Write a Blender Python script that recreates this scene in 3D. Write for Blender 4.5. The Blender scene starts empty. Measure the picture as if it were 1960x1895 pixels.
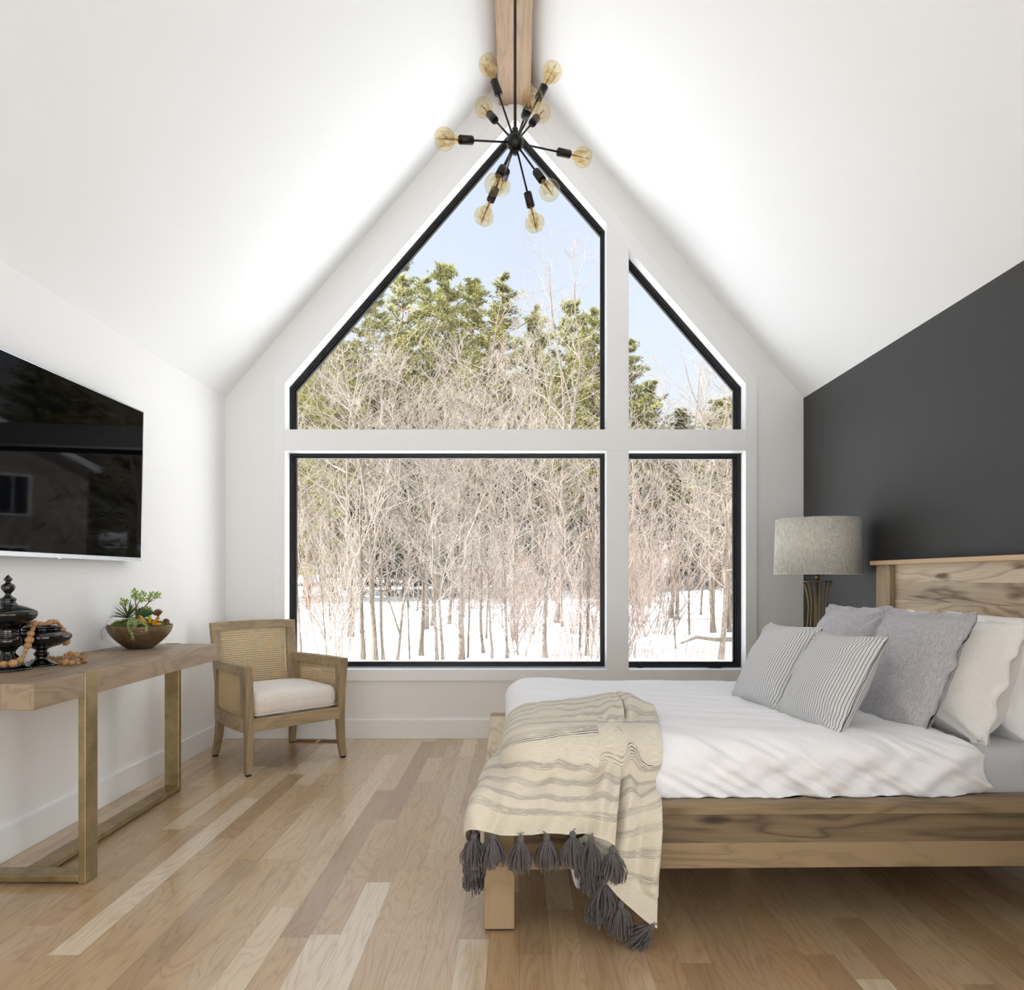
import bpy, bmesh, math, random
from mathutils import Vector, Matrix, noise
from mathutils.geometry import tessellate_polygon

SC = bpy.context.scene
COL = SC.collection
PI = math.pi
sin, cos = math.sin, math.cos


# ------------------------------------------------------------------ mesh helper
class MB:
    """collects shapes into one mesh; optional uv per vertex"""
    def __init__(s):
        s.v = []; s.f = []; s.uv = {}; s.smooth = []

    def add(s, vs, fs, smooth=False, uvs=None):
        o = len(s.v)
        s.v.extend([tuple(p) for p in vs])
        if uvs:
            for i, t in enumerate(uvs):
                s.uv[o + i] = t
        for f in fs:
            s.f.append(tuple(o + i for i in f)); s.smooth.append(smooth)
        return s

    def box(s, x0, x1, y0, y1, z0, z1):
        vs = [(x0, y0, z0), (x1, y0, z0), (x1, y1, z0), (x0, y1, z0), (x0, y0, z1), (x1, y0, z1), (x1, y1, z1), (x0, y1, z1)]
        return s.add(vs, [(0, 3, 2, 1), (4, 5, 6, 7), (0, 1, 5, 4), (1, 2, 6, 5), (2, 3, 7, 6), (3, 0, 4, 7)])

    def hexa(s, b, t):
        """box from 4 bottom and 4 top points (both counter clockwise seen from above)"""
        return s.add(list(b) + list(t), [(0, 3, 2, 1), (4, 5, 6, 7), (0, 1, 5, 4), (1, 2, 6, 5), (2, 3, 7, 6), (3, 0, 4, 7)])

    def tube(s, pts, r, n=8, caps=True, smooth=True, flat=None):
        pts = [Vector(p) for p in pts]
        m = len(pts)
        rs = r if isinstance(r, (list, tuple)) else [r] * m
        t0 = (pts[1] - pts[0]).normalized()
        up = Vector((0, 0, 1)) if abs(t0.z) < .9 else Vector((1, 0, 0))
        a = t0.cross(up).normalized()
        vs = []
        for i, p in enumerate(pts):
            t = (pts[min(i + 1, m - 1)] - pts[max(i - 1, 0)])
            if t.length < 1e-9:
                t = t0
            t = t.normalized()
            a = (a - t * a.dot(t))
            a = a.normalized() if a.length > 1e-6 else t.orthogonal().normalized()
            b = t.cross(a)
            for k in range(n):
                an = 2 * PI * k / n
                fl = flat if flat else 1
                vs.append(p + a * (cos(an) * rs[i]) + b * (sin(an) * rs[i] * fl))
        fs = []
        for i in range(m - 1):
            for k in range(n):
                k2 = (k + 1) % n
                fs.append((i * n + k, i * n + k2, (i + 1) * n + k2, (i + 1) * n + k))
        if caps:
            fs.append(tuple(reversed(range(n))))
            fs.append(tuple((m - 1) * n + k for k in range(n)))
        return s.add(vs, fs, smooth)

    def lathe(s, prof, n=48, c=(0, 0, 0), mat=None, smooth=True, ang=None):
        """prof: (r, z) bottom to top"""
        vs = []; m = len(prof)
        for (r, z) in prof:
            for k in range(n):
                a = 2 * PI * k / n
                p = Vector((r * cos(a), r * sin(a), z))
                if mat is not None:
                    p = mat @ p
                vs.append((p[0] + c[0], p[1] + c[1], p[2] + c[2]))
        fs = []
        for i in range(m - 1):
            for k in range(n):
                k2 = (k + 1) % n
                fs.append((i * n + k, i * n + k2, (i + 1) * n + k2, (i + 1) * n + k))
        if prof[0][0] > 1e-5:
            fs.append(tuple(reversed(range(n))))
        if prof[-1][0] > 1e-5:
            fs.append(tuple((m - 1) * n + k for k in range(n)))
        return s.add(vs, fs, smooth)

    def ball(s, c, r, nu=14, nv=9, sq=(1, 1, 1)):
        vs = []; fs = []
        for j in range(nv + 1):
            th = PI * j / nv
            for i in range(nu):
                ph = 2 * PI * i / nu
                vs.append((c[0] + r * sq[0] * sin(th) * cos(ph), c[1] + r * sq[1] * sin(th) * sin(ph), c[2] - r * sq[2] * cos(th)))
        for j in range(nv):
            for i in range(nu):
                i2 = (i + 1) % nu
                fs.append((j * nu + i, j * nu + i2, (j + 1) * nu + i2, (j + 1) * nu + i))
        return s.add(vs, fs, True)

    def prism(s, polys, y0, y1):
        """polys in (x, z): outer loop then holes; extruded along y"""
        ls = [[Vector((p[0], p[1], 0)) for p in pl] for pl in polys]
        tris = tessellate_polygon(ls)
        flat = [p for pl in polys for p in pl]
        n = len(flat)
        vs = [(p[0], y0, p[1]) for p in flat] + [(p[0], y1, p[1]) for p in flat]
        fs = []
        for t in tris:
            a, b, c = [Vector(flat[i]) for i in t]
            ar = (b.x - a.x) * (c.y - a.y) - (c.x - a.x) * (b.y - a.y)
            t = tuple(t) if ar > 0 else tuple(reversed(t))
            fs.append(t); fs.append(tuple(i + n for i in reversed(t)))
        o = 0
        for h, pl in enumerate(polys):
            m = len(pl)
            ar = sum(pl[i][0] * pl[(i + 1) % m][1] - pl[(i + 1) % m][0] * pl[i][1] for i in range(m))
            ccw = (ar > 0) == (h == 0)
            for i in range(m):
                j = (i + 1) % m
                q = (o + i, o + i + n, o + j + n, o + j) if ccw else (o + j, o + j + n, o + i + n, o + i)
                fs.append(q)
            o += m
        return s.add(vs, fs)

    def grid(s, fn, nu, nv, uvfn=None, smooth=True, wrap=False):
        vs = []; uv = []
        for j in range(nv + 1):
            for i in range(nu + (0 if wrap else 1)):
                u = i / nu; v = j / nv
                vs.append(fn(u, v)); uv.append(uvfn(u, v) if uvfn else (u, v))
        w = nu if wrap else nu + 1
        fs = []
        for j in range(nv):
            for i in range(nu):
                i2 = (i + 1) % w if wrap else i + 1
                fs.append((j * w + i, j * w + i2, (j + 1) * w + i2, (j + 1) * w + i))
        return s.add(vs, fs, smooth, uv)


ORG = {}


def origin(p):
    return ORG.get(p.name, Vector((0, 0, 0))) if p else Vector((0, 0, 0))


def obj(name, mb, mat, parent=None, bevel=0, world=True, solid=0, sub=0, auto=None):
    """one mesh object. world: the verts are in world coordinates (before the thing's own turn)"""
    me = bpy.data.meshes.new(name)
    o0 = origin(parent) if (parent and world) else Vector((0, 0, 0))
    me.from_pydata([(p[0] - o0.x, p[1] - o0.y, p[2] - o0.z) for p in mb.v], [], mb.f)
    me.polygons.foreach_set('use_smooth', mb.smooth)
    if mb.uv:
        ul = me.uv_layers.new(name='UVMap')
        for lp in me.loops:
            ul.data[lp.index].uv = mb.uv.get(lp.vertex_index, (0, 0))
    me.update()
    ob = bpy.data.objects.new(name, me)
    COL.objects.link(ob)
    for m in (mat if isinstance(mat, (list, tuple)) else [mat]):
        me.materials.append(m)
    if parent:
        ob.parent = parent
    ORG[ob.name] = o0 if world else Vector((0, 0, 0))
    if solid:
        md = ob.modifiers.new('thick', 'SOLIDIFY'); md.thickness = solid; md.offset = 0
    if bevel:
        md = ob.modifiers.new('edge', 'BEVEL'); md.width = bevel; md.segments = 2; md.limit_method = 'ANGLE'; md.angle_limit = .6
        md.harden_normals = False
    if sub:
        md = ob.modifiers.new('round', 'SUBSURF'); md.levels = sub; md.render_levels = sub
    return ob


def tag(o, label=None, cat=None, group=None, kind=None):
    if label: o['label'] = label
    if cat: o['category'] = cat
    if group: o['group'] = group
    if kind: o['kind'] = kind
    return o


def thing(name, label, cat, loc=(0, 0, 0), rz=0, group=None, world=True, kind=None):
    o = bpy.data.objects.new(name, None)
    COL.objects.link(o)
    o.empty_display_size = .1
    o.location = loc; o.rotation_euler = (0, 0, rz)
    ORG[o.name] = Vector(loc) if world else Vector((0, 0, 0))
    return tag(o, label, cat, group, kind)


def kids(o):
    return list(o.children)


def copy_tree(o, parent=None):
    c = o.copy(); COL.objects.link(c); c.parent = parent
    for ch in kids(o):
        copy_tree(ch, c)
    return c


# ------------------------------------------------------------------ materials
def lin(c):
    return tuple((x / 255 / 12.92 if x / 255 <= .04045 else ((x / 255 + .055) / 1.055) ** 2.4) for x in c) + (1,)


class NT:
    def __init__(s, name):
        s.m = bpy.data.materials.new(name); s.m.use_nodes = True
        s.t = s.m.node_tree; s.t.nodes.clear()
        s.out = s.t.nodes.new('ShaderNodeOutputMaterial')

    def n(s, typ, ins=None, **kw):
        nd = s.t.nodes.new('ShaderNode' + typ)
        for k, v in kw.items():
            setattr(nd, k, v)
        for k, v in (ins or {}).items():
            s.put(nd.inputs[k], v)
        return nd

    def put(s, sock, v):
        if isinstance(v, bpy.types.NodeSocket):
            s.t.links.new(v, sock)
        elif isinstance(v, bpy.types.Node):
            s.t.links.new(v.outputs[0], sock)
        else:
            sock.default_value = v

    def math(s, op, a, b=0.0, c=None):
        nd = s.n('Math', operation=op)
        s.put(nd.inputs[0], a); s.put(nd.inputs[1], b)
        if c is not None: s.put(nd.inputs[2], c)
        return nd.outputs[0]

    def mapping(s, vec, scale=(1, 1, 1), loc=(0, 0, 0), rot=(0, 0, 0)):
        nd = s.n('Mapping'); s.put(nd.inputs['Vector'], vec)
        nd.inputs['Scale'].default_value = scale; nd.inputs['Location'].default_value = loc; nd.inputs['Rotation'].default_value = rot
        return nd.outputs[0]

    def noise(s, vec, scale=5., detail=2., rough=.5, dist=0., dim='3D'):
        nd = s.n('TexNoise', noise_dimensions=dim); s.put(nd.inputs['Vector'], vec)
        nd.inputs['Scale'].default_value = scale; nd.inputs['Detail'].default_value = detail
        nd.inputs['Roughness'].default_value = rough; nd.inputs['Distortion'].default_value = dist
        return nd.outputs[0]

    def ramp(s, fac, stops, interp='LINEAR'):
        nd = s.n('ValToRGB'); s.put(nd.inputs[0], fac)
        cr = nd.color_ramp; cr.interpolation = interp
        while len(cr.elements) < len(stops):
            cr.elements.new(.5)
        for e, (p, c) in zip(cr.elements, stops):
            e.position = p
            e.color = c if len(c) == 4 else tuple(c) + (1,)
        return nd.outputs[0]

    def mix(s, fac, a, b, typ='MIX'):
        nd = s.n('Mix', data_type='RGBA', blend_type=typ)
        s.put(nd.inputs[0], fac); s.put(nd.inputs[6], a); s.put(nd.inputs[7], b)
        return nd.outputs[2]

    def mr(s, v, a, b, c, d):
        nd = s.n('MapRange'); s.put(nd.inputs[0], v)
        for i, x in enumerate((a, b, c, d)):
            s.put(nd.inputs[i + 1], x)
        return nd.outputs[0]

    def bump(s, h, strength=.2, dist=.01, normal=None):
        nd = s.n('Bump'); s.put(nd.inputs['Height'], h)
        nd.inputs['Strength'].default_value = strength; nd.inputs['Distance'].default_value = dist
        if normal is not None: s.put(nd.inputs['Normal'], normal)
        return nd.outputs[0]

    def coord(s, which='Object'):
        return s.n('TexCoord').outputs[which]

    def bsdf(s, color, rough=.5, metal=0., normal=None, **kw):
        nd = s.n('BsdfPrincipled')
        s.put(nd.inputs['Base Color'], color); s.put(nd.inputs['Roughness'], rough); s.put(nd.inputs['Metallic'], metal)
        if normal is not None: s.put(nd.inputs['Normal'], normal)
        for k, v in kw.items():
            s.put(nd.inputs[k], v)
        s.t.links.new(nd.outputs[0], s.out.inputs[0])
        return nd


def m_paint(name, rgb, rough=.6, bump=.03, scale=180):
    t = NT(name)
    nz = t.noise(t.coord(), scale, 2)
    t.bsdf(lin(rgb), rough, normal=t.bump(nz, bump, .002))
    return t.m


def m_plain(name, rgb, rough=.5, metal=0., **kw):
    t = NT(name); t.bsdf(lin(rgb), rough, metal, **kw); return t.m


def m_wood(name, light, dark, axis='X', stripe=7., rings=9., board=None, rough=.5, knots=0., contrast=.6, tone=.25, fibre=.35, board_axis='Z', seed=0.):
    """long grain runs along axis; contour lines of a stretched noise make the figure"""
    t = NT(name)
    co = t.coord()
    sx = {'X': (.9, stripe, stripe), 'Y': (stripe, .9, stripe), 'Z': (stripe, stripe, .9)}[axis]
    fx = {'X': (4, 150, 150), 'Y': (150, 4, 150), 'Z': (150, 150, 4)}[axis]
    off = (seed, seed * 1.7, seed * .6)
    vec = t.mapping(co, sx, off)
    if board:
        sp = t.n('SeparateXYZ'); t.put(sp.inputs[0], co)
        bi = t.math('FLOOR', t.math('DIVIDE', sp.outputs[board_axis], board))
        wn = t.n('TexWhiteNoise', noise_dimensions='1D'); t.put(wn.inputs['W'], t.math('ADD', bi, seed + .37))
        br = wn.outputs[0]
        cb = t.n('CombineXYZ')
        for i in range(3): t.put(cb.inputs[i], t.math('MULTIPLY', br, 17. + 9 * i))
        va = t.n('VectorMath', operation='ADD'); t.put(va.inputs[0], vec); t.put(va.inputs[1], cb.outputs[0])
        vec = va.outputs[0]
    base = t.noise(vec, 1., 3., .5, .6)
    ring = t.math('PINGPONG', t.math('MULTIPLY', base, rings), .5)
    ring = t.mr(ring, 0., .5, 0., 1.)
    fib = t.noise(t.mapping(co, fx, off), 1., 3., .6)
    big = t.noise(vec, .45, 2., .5)
    f = t.math('MULTIPLY_ADD', t.math('POWER', ring, 2.2), contrast * .55, t.math('MULTIPLY', fib, fibre))
    f = t.math('ADD', f, t.math('MULTIPLY', t.math('SUBTRACT', big, .5), 1.2 * contrast))
    if board:
        f = t.math('ADD', f, t.math('MULTIPLY', t.math('SUBTRACT', br, .5), tone * 2))
    if knots:
        kx = {'X': (2.2, 7, 7), 'Y': (7, 2.2, 7), 'Z': (7, 7, 2.2)}[axis]
        vo = t.n('TexVoronoi'); t.put(vo.inputs['Vector'], t.mapping(co, kx, (seed + 3.3, seed + 1.1, 2.)))
        vo.inputs['Scale'].default_value = .9
        wk = t.noise(t.mapping(co, kx), 3., 3.)
        kk = t.math('ADD', vo.outputs['Distance'], t.math('MULTIPLY', wk, .12))
        f = t.math('ADD', f, t.mr(kk, .10, .22, knots, 0.))
    f = t.math('ADD', f, .08)
    col = t.ramp(f, [(0., lin(light)), (.55, tuple((a + b) / 2 for a, b in zip(lin(light), lin(dark)))), (1., lin(dark))])
    t.bsdf(col, rough, normal=t.bump(t.math('ADD', t.math('MULTIPLY', fib, .6), t.math('MULTIPLY', ring, .2)), .12, .003))
    return t.m


def m_fabric(name, rgb, rgb2=None, rough=.95, weave=900., slub=.5, bump=.25, wr=0., sheen=.2, trans=0.):
    t = NT(name)
    co = t.coord()
    a = t.noise(t.mapping(co, (weave * .12, weave, weave)), 1., 2.)
    b = t.noise(t.mapping(co, (weave, weave * .15, weave * .12)), 1., 2.)
    w = t.math('ADD', t.math('MULTIPLY', a, .5), t.math('MULTIPLY', b, .5))
    f = t.mr(w, .38, .62, 0., 1.)
    c1 = lin(rgb); c2 = lin(rgb2 or tuple(x * .82 for x in rgb))
    col = t.mix(t.math('MULTIPLY', f, slub), c1, c2)
    h = w
    nrm = t.bump(h, bump, .002)
    if wr:
        wn = t.noise(t.mapping(co, (1, 1.6, 1)), 14., 3., .55, .4)
        nrm = t.bump(wn, wr, .02, nrm)
    t.bsdf(col, rough, normal=nrm, **{'Sheen Weight': sheen, 'Specular IOR Level': .15})
    return t.m
# ------------------------------------------------------------------ camera and the image frame
CAMZ = 1.2
FPX = 1350.0
cam = bpy.data.cameras.new('camera'); camo = bpy.data.objects.new('camera', cam); COL.objects.link(camo)
camo.location = (0, 0, CAMZ); camo.rotation_euler = (PI / 2, 0, 0)
cam.sensor_fit = 'HORIZONTAL'; cam.sensor_width = 36; cam.lens = 36 * FPX / 1960
cam.shift_x = -10 / 1960; cam.shift_y = 157.5 / 1960
cam.clip_start = .05; cam.clip_end = 600
SC.camera = camo

XL, XR, YB, YR = -2.178, 2.135, 5.26, -3.2
AX, AZ, EZ = -.0215, 5.03, 2.536
SL = (AZ - EZ) / (AX - XL)


def C1(px, py, s=FPX / 5.24):           # a point of the casing's front plane
    return ((px - 990) / s, CAMZ + (1105 - py) / s)


def C2(px, py):                          # a point of the recessed frame plane
    return C1(px, py, FPX / 5.355)


M = {}
M['wall'] = m_paint('wall_paint_white', (242, 242, 241), .7)
M['ceil'] = m_paint('ceiling_paint_white', (243, 244, 243), .75)
M['dark'] = m_paint('wall_paint_charcoal', (50, 50, 50), .6, .05)
M['trim'] = m_paint('trim_paint_white', (244, 245, 245), .35, .01)
M['black'] = m_plain('black_window_metal', (16, 16, 16), .35, **{'Specular IOR Level': .35})
M['black_matte'] = m_plain('black_matte_metal', (22, 20, 19), .38, .3)

# window glass: clear pane with a faint reflection
t = NT('window_glass')
lw = t.n('LayerWeight'); lw.inputs[0].default_value = .5
gl = t.n('BsdfGlossy'); gl.inputs['Roughness'].default_value = .0
tr = t.n('BsdfTransparent'); tr.inputs[0].default_value = (.98, .985, .985, 1)
mx = t.n('MixShader'); t.put(mx.inputs[0], t.math('MULTIPLY_ADD', t.math('POWER', lw.outputs['Facing'], 5.), .5, .018)); t.put(mx.inputs[1], tr.outputs[0]); t.put(mx.inputs[2], gl.outputs[0])
t.t.links.new(mx.outputs[0], t.out.inputs[0]); M['glass'] = t.m

# ---- floor: one mesh of planks, each plank its own tone
t = NT('oak_floor')
uv = t.n('UVMap').outputs[0]
att = t.n('Attribute', attribute_name='tone'); sep = t.n('SeparateColor'); t.put(sep.inputs[0], att.outputs['Color'])
tone, seed, hue = sep.outputs[0], sep.outputs[1], sep.outputs[2]
cb = t.n('CombineXYZ'); t.put(cb.inputs[0], t.math('MULTIPLY', seed, 37.)); t.put(cb.inputs[1], t.math('MULTIPLY', seed, 91.)); t.put(cb.inputs[2], t.math('MULTIPLY', seed, 53.))
va = t.n('VectorMath', operation='ADD'); t.put(va.inputs[0], t.mapping(uv, (8.5, 1.15, 1))); t.put(va.inputs[1], cb.outputs[0])
base = t.noise(va.outputs[0], 1., 2.5, .45, .5)
rng = t.mr(t.math('PINGPONG', t.math('MULTIPLY', base, 15.), .5), 0., .5, 0., 1.)
vb = t.n('VectorMath', operation='ADD'); t.put(vb.inputs[0], t.mapping(uv, (260, 7, 1))); t.put(vb.inputs[1], cb.outputs[0])
fib = t.noise(vb.outputs[0], 1., 3., .6)
big = t.noise(va.outputs[0], .35, 1.)
col = t.ramp(tone, [(0., lin((168, 134, 96))), (.3, lin((188, 155, 116))), (.6, lin((203, 174, 136))), (.85, lin((213, 188, 152))), (1., lin((234, 216, 190)))])
col = t.mix(t.math('MULTIPLY', hue, .45), col, lin((184, 166, 140)))
gr = t.math('MULTIPLY', t.math('POWER', rng, 3.), .34)
gr = t.math('ADD', gr, t.mr(fib, .35, .75, 0., .3))
gr = t.math('ADD', gr, t.mr(big, .35, .75, 0., .12))
col = t.mix(gr, col, t.mix(1., col, (.52, .46, .40, 1), 'MULTIPLY'))
sx = t.n('SeparateXYZ'); t.put(sx.inputs[0], uv)
ed = t.math('MINIMUM', sx.outputs[0], t.math('SUBTRACT', .1, sx.outputs[0]))
gap = t.mr(ed, 0., .0012, 1., 0.)
col = t.mix(t.math('MULTIPLY', gap, .55), col, lin((95, 68, 44)))
rg = t.math('ADD', .30, t.math('MULTIPLY', fib, .16))
h = t.math('SUBTRACT', t.math('MULTIPLY', fib, .25), t.math('MULTIPLY', gap, 1.))
t.bsdf(col, rg, normal=t.bump(h, .18, .002), **{'Specular IOR Level': .6, 'Coat Weight': .75, 'Coat Roughness': .16, 'Coat IOR': 1.6})
M['floor'] = t.m

random.seed(11)
mb = MB(); tones = []
w = .1; x = -1.493 - 8 * w
k = -8
while x < XR + .02:
    y = YR - random.random() * 1.5
    while y < YB + .02:
        L = random.choice((.45, .6, .8, .95, 1.1, 1.3, 1.6)) + random.random() * .15
        y2 = y + L
        tn = min(max(random.gauss(.5, .2), 0), 1)
        if k == 0:                       # the long pale plank
            if y2 > 2.24 and y < 2.24: y2 = 2.24
            if abs(y - 2.24) < 1e-6: y2 = 3.83; tn = 1.0
        if random.random() < .06 and k not in (-1, 0, 1): tn = .93
        xa, xb = max(x, XL - .03), min(x + w, XR + .03)
        ya, yb = max(y, YR - .03), min(y2, YB + .03)
        if xb > xa and yb > ya:
            mb.add([(xa, ya, 0), (xb, ya, 0), (xb, yb, 0), (xa, yb, 0)], [(0, 1, 2, 3)], uvs=[(xa - x, ya), (xb - x, ya), (xb - x, yb), (xa - x, yb)])
            tones.append((tn, random.random(), max(0, random.gauss(.2, .3)) if tn < .9 else .2, 1))
        y = y2
    x += w; k += 1
fl = obj('floor', mb, M['floor'])
ca = fl.data.color_attributes.new('tone', 'FLOAT_COLOR', 'CORNER')
for p in fl.data.polygons:
    for li in p.loop_indices:
        ca.data[li].color = tones[p.index]
tag(fl, kind='structure')
mb = MB(); mb.box(XL - .2, XR + .2, YR - .2, YB + .2, -.25, -.004)
tag(obj('floor_slab', mb, M['trim']), kind='structure')

# ---- walls
gable = [(XL - .2, -.2), (XR + .2, -.2), (XR + .2, EZ - .05), (AX, AZ + .15), (XL - .2, EZ - .05)]
OPEN = [C1(545, 1282), C1(1427.5, 1282), C1(1427.5, 734.5), C1(985.5, 226), C1(545, 734.5)]
mb = MB(); mb.prism([gable, OPEN], YB, YB + .17)
tag(obj('wall_back', mb, M['wall']), kind='structure')
# the wall behind the camera: an unglazed opening added to let daylight in
RO = [(-1.85, .05), (1.3, .05), (1.3, 2.3), (-1.85, 2.3)]
mb = MB(); mb.prism([gable, RO], YR - .17, YR)
tag(obj('wall_front', mb, M['wall']), kind='structure')
mb = MB(); mb.box(XL - .2, XL, YR, YB, -.02, EZ + .0)
tag(obj('wall_left', mb, M['wall']), kind='structure')
# the charcoal wall has a wide window added out of view for fill daylight
SY0, SY1, SZ0, SZ1 = -2.9, .7, .25, 2.35
mb = MB()
for q in ((YR, SY0, -.02, EZ), (SY1, YB, -.02, EZ), (SY0, SY1, -.02, SZ0), (SY0, SY1, SZ1, EZ)):
    mb.box(XR, XR + .2, *q)
tag(obj('wall_right', mb, M['dark']), kind='structure')
W5 = thing('fill_window_5', None, None, (XR + .1, -1.1, SZ0), kind='structure')
mb = MB()
for q in ((SY0, SY1, SZ0, SZ0 + .05), (SY0, SY1, SZ1 - .05, SZ1), (SY0, SY0 + .05, SZ0, SZ1), (SY1 - .05, SY1, SZ0, SZ1), (-1.13, -1.07, SZ0, SZ1)):
    mb.box(XR + .08, XR + .13, *q)
obj('window_frame', mb, M['black'], W5)
mb = MB(); mb.box(XR + .1, XR + .106, SY0 + .04, SY1 - .04, SZ0 + .04, SZ1 - .04); obj('window_pane', mb, M['glass'], W5)
mb = MB()
for (xa, xe) in ((XL - .2, XL), (XR + .2, XR)):
    za = EZ - SL * .2
    q = [(xa, YR - .2, za), (AX, YR - .2, AZ), (AX, YB + .2, AZ), (xa, YB + .2, za)]
    qt = [(p[0], p[1], p[2] + .2) for p in q]
    if xa > 0: q = q[::-1]; qt = qt[::-1]
    mb.hexa(q, qt)
tag(obj('ceiling', mb, M['ceil']), kind='structure')

# ---- casing, rail and mullion boards
S1 = FPX / 5.24
OUT = [C1(523.5, 1303), C1(1449, 1303), C1(1449, 726), C1(985.2, 187), C1(523.5, 726)]
mb = MB(); mb.prism([OUT, OPEN], YB - .02, YB + .001)
tag(obj('trim_1', mb, M['trim'], bevel=.0015), kind='structure')
mb = MB(); mb.box(C1(545, 0)[0], C1(1427.5, 0)[0], YB - .022, YB + .15, C1(0, 863)[1], C1(0, 822)[1])
tag(obj('trim_2', mb, M['trim'], bevel=.0015), kind='structure')
mb = MB()
mb.box(C1(1161, 0)[0], C1(1203.5, 0)[0], YB - .02, YB + .15, C1(0, 1282)[1], C1(0, 863)[1])
xa, xb = C1(1161, 0)[0], C1(1203.5, 0)[0]
z0 = C1(0, 822)[1]


def slopez(x):
    a, b = C1(985.5, 226), C1(1427.5, 734.5)
    return a[1] + (b[1] - a[1]) * (x - a[0]) / (b[0] - a[0])


mb2 = MB(); mb2.prism([[(xa, z0), (xb, z0), (xb, slopez(xb)), (xa, slopez(xa))]], YB - .02, YB + .15)
tag(obj('trim_3', mb, M['trim'], bevel=.0015), kind='structure')
tag(obj('trim_4', mb2, M['trim'], bevel=.0015), kind='structure')
# bead round the opening
def lerp2(a, b, f): return (a[0] + (b[0] - a[0]) * f, a[1] + (b[1] - a[1]) * f)


# ---- the four window units
def ring(pa, pb, f0, f1, y0, y1, mb):
    o = [lerp2(a, b, f0) for a, b in zip(pa, pb)]; i = [lerp2(a, b, f1) for a, b in zip(pa, pb)]
    mb.prism([o, i], y0, y1)


UNITS = [
    ('window_1', [(554, 1275), (1157.3, 1275), (1157.3, 867), (554, 867)], [(565.3, 1267.5), (1149.6, 1267.5), (1149.6, 876), (565.3, 876)]),
    ('window_2', [(1188, 1275.5), (1416.8, 1275.5), (1416.8, 867), (1188, 867)], [(1198.5, 1267.5), (1405, 1267.5), (1405, 877.5), (1198.5, 877.5)]),
    ('window_3', [(554, 836), (1157.3, 836), (1157.3, 440), (986, 243), (554, 740.5)], [(565.3, 826), (1149.8, 826), (1149.8, 449.5), (986, 260), (565.3, 748.5)]),
    ('window_4', [(1188, 836), (1416.8, 836), (1416.8, 742), (1188, 474.5)], [(1198.5, 826), (1405.8, 826), (1405.8, 747.7), (1198.5, 506.5)]),
]
for nm, po, pi in UNITS:
    W = thing(nm, None, None, (0, YB + .1, 0), kind='structure')
    po = [C2(*p) for p in po]; pi = [C2(*p) for p in pi]
    mb = MB(); ring(po, pi, -.15, .5, YB + .095, YB + .15, mb); ring(po, pi, .42, .72, YB + .105, YB + .15, mb); ring(po, pi, .64, 1., YB + .12, YB + .15, mb)
    obj('window_frame', mb, M['black'], W, bevel=.0012)
    mb = MB(); mb.prism([[lerp2(a, b, .85) for a, b in zip(po, pi)]], YB + .13, YB + .136)
    obj('window_pane', mb, M['glass'], W)
    if nm == 'window_2':
        mb = MB(); a = C2(1355, 1277); b = C2(1380, 1266)
        mb.box(a[0], b[0], YB + .07, YB + .1, a[1], b[1]); mb.box(b[0] - .03, b[0] + .005, YB + .055, YB + .075, a[1] + .01, b[1] - .008)
        obj('crank_handle', mb, M['black_matte'], W, bevel=.002)
        mb = MB(); a = C2(1222, 1278); mb.box(a[0], a[0] + .022, YB + .075, YB + .098, a[1], a[1] + .036)
        obj('sash_lock', mb, M['black_matte'], W, bevel=.004)

# ---- baseboards
mb = MB(); mb.box(XL, XR, YB - .016, YB, 0, .14)
tag(obj('baseboard_back', mb, M['trim'], bevel=.002), kind='structure')
mb = MB(); mb.box(XL, XL + .016, YR, YB - .016, 0, .14)
tag(obj('baseboard_left', mb, M['trim'], bevel=.002), kind='structure')
mb = MB(); mb.box(XR - .016, XR, YR, YB - .016, 0, .14)
tag(obj('baseboard_right', mb, M['trim'], bevel=.002), kind='structure')

# ---- ridge beam
M['beam'] = m_wood('beam_timber', (190, 164, 136), (122, 94, 68), 'Y', 9., 8., rough=.7, knots=.5, contrast=.5, fibre=.3)
mb = MB(); mb.box(-.138, .097, YR, YB - .001, 4.714, 4.95)
tag(obj('ridge_beam', mb, M['beam'], bevel=.008), kind='structure')

# ---- floor register
M['vent'] = m_wood('register_oak', (200, 164, 120), (150, 112, 74), 'X', 9., 6.)
M['slot'] = m_plain('register_slot', (40, 28, 18), .8)
V = thing('floor_register', 'wooden slotted floor register set in the planks below the window, beside the cane armchair', 'vent', (-1.45, 5.14, 0))
mb = MB(); mb.box(-1.64, -1.27, 5.09, 5.2, 0, .004); obj('register_frame', mb, M['vent'], V, bevel=.001)
mb = MB()
for i in range(24):
    if i in (11, 12): continue
    xx = -1.615 + i * .0136
    mb.hexa([(xx, 5.10, .003), (xx + .0085, 5.10, .003), (xx + .0085, 5.19, .003), (xx, 5.19, .003)], [(xx, 5.10, .0052), (xx + .0085, 5.10, .0052), (xx + .0085, 5.19, .0052), (xx, 5.19, .0052)])
obj('slot_shade_strips', mb, M['slot'], V)  # dark strips stand for the shade inside the slots
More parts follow.
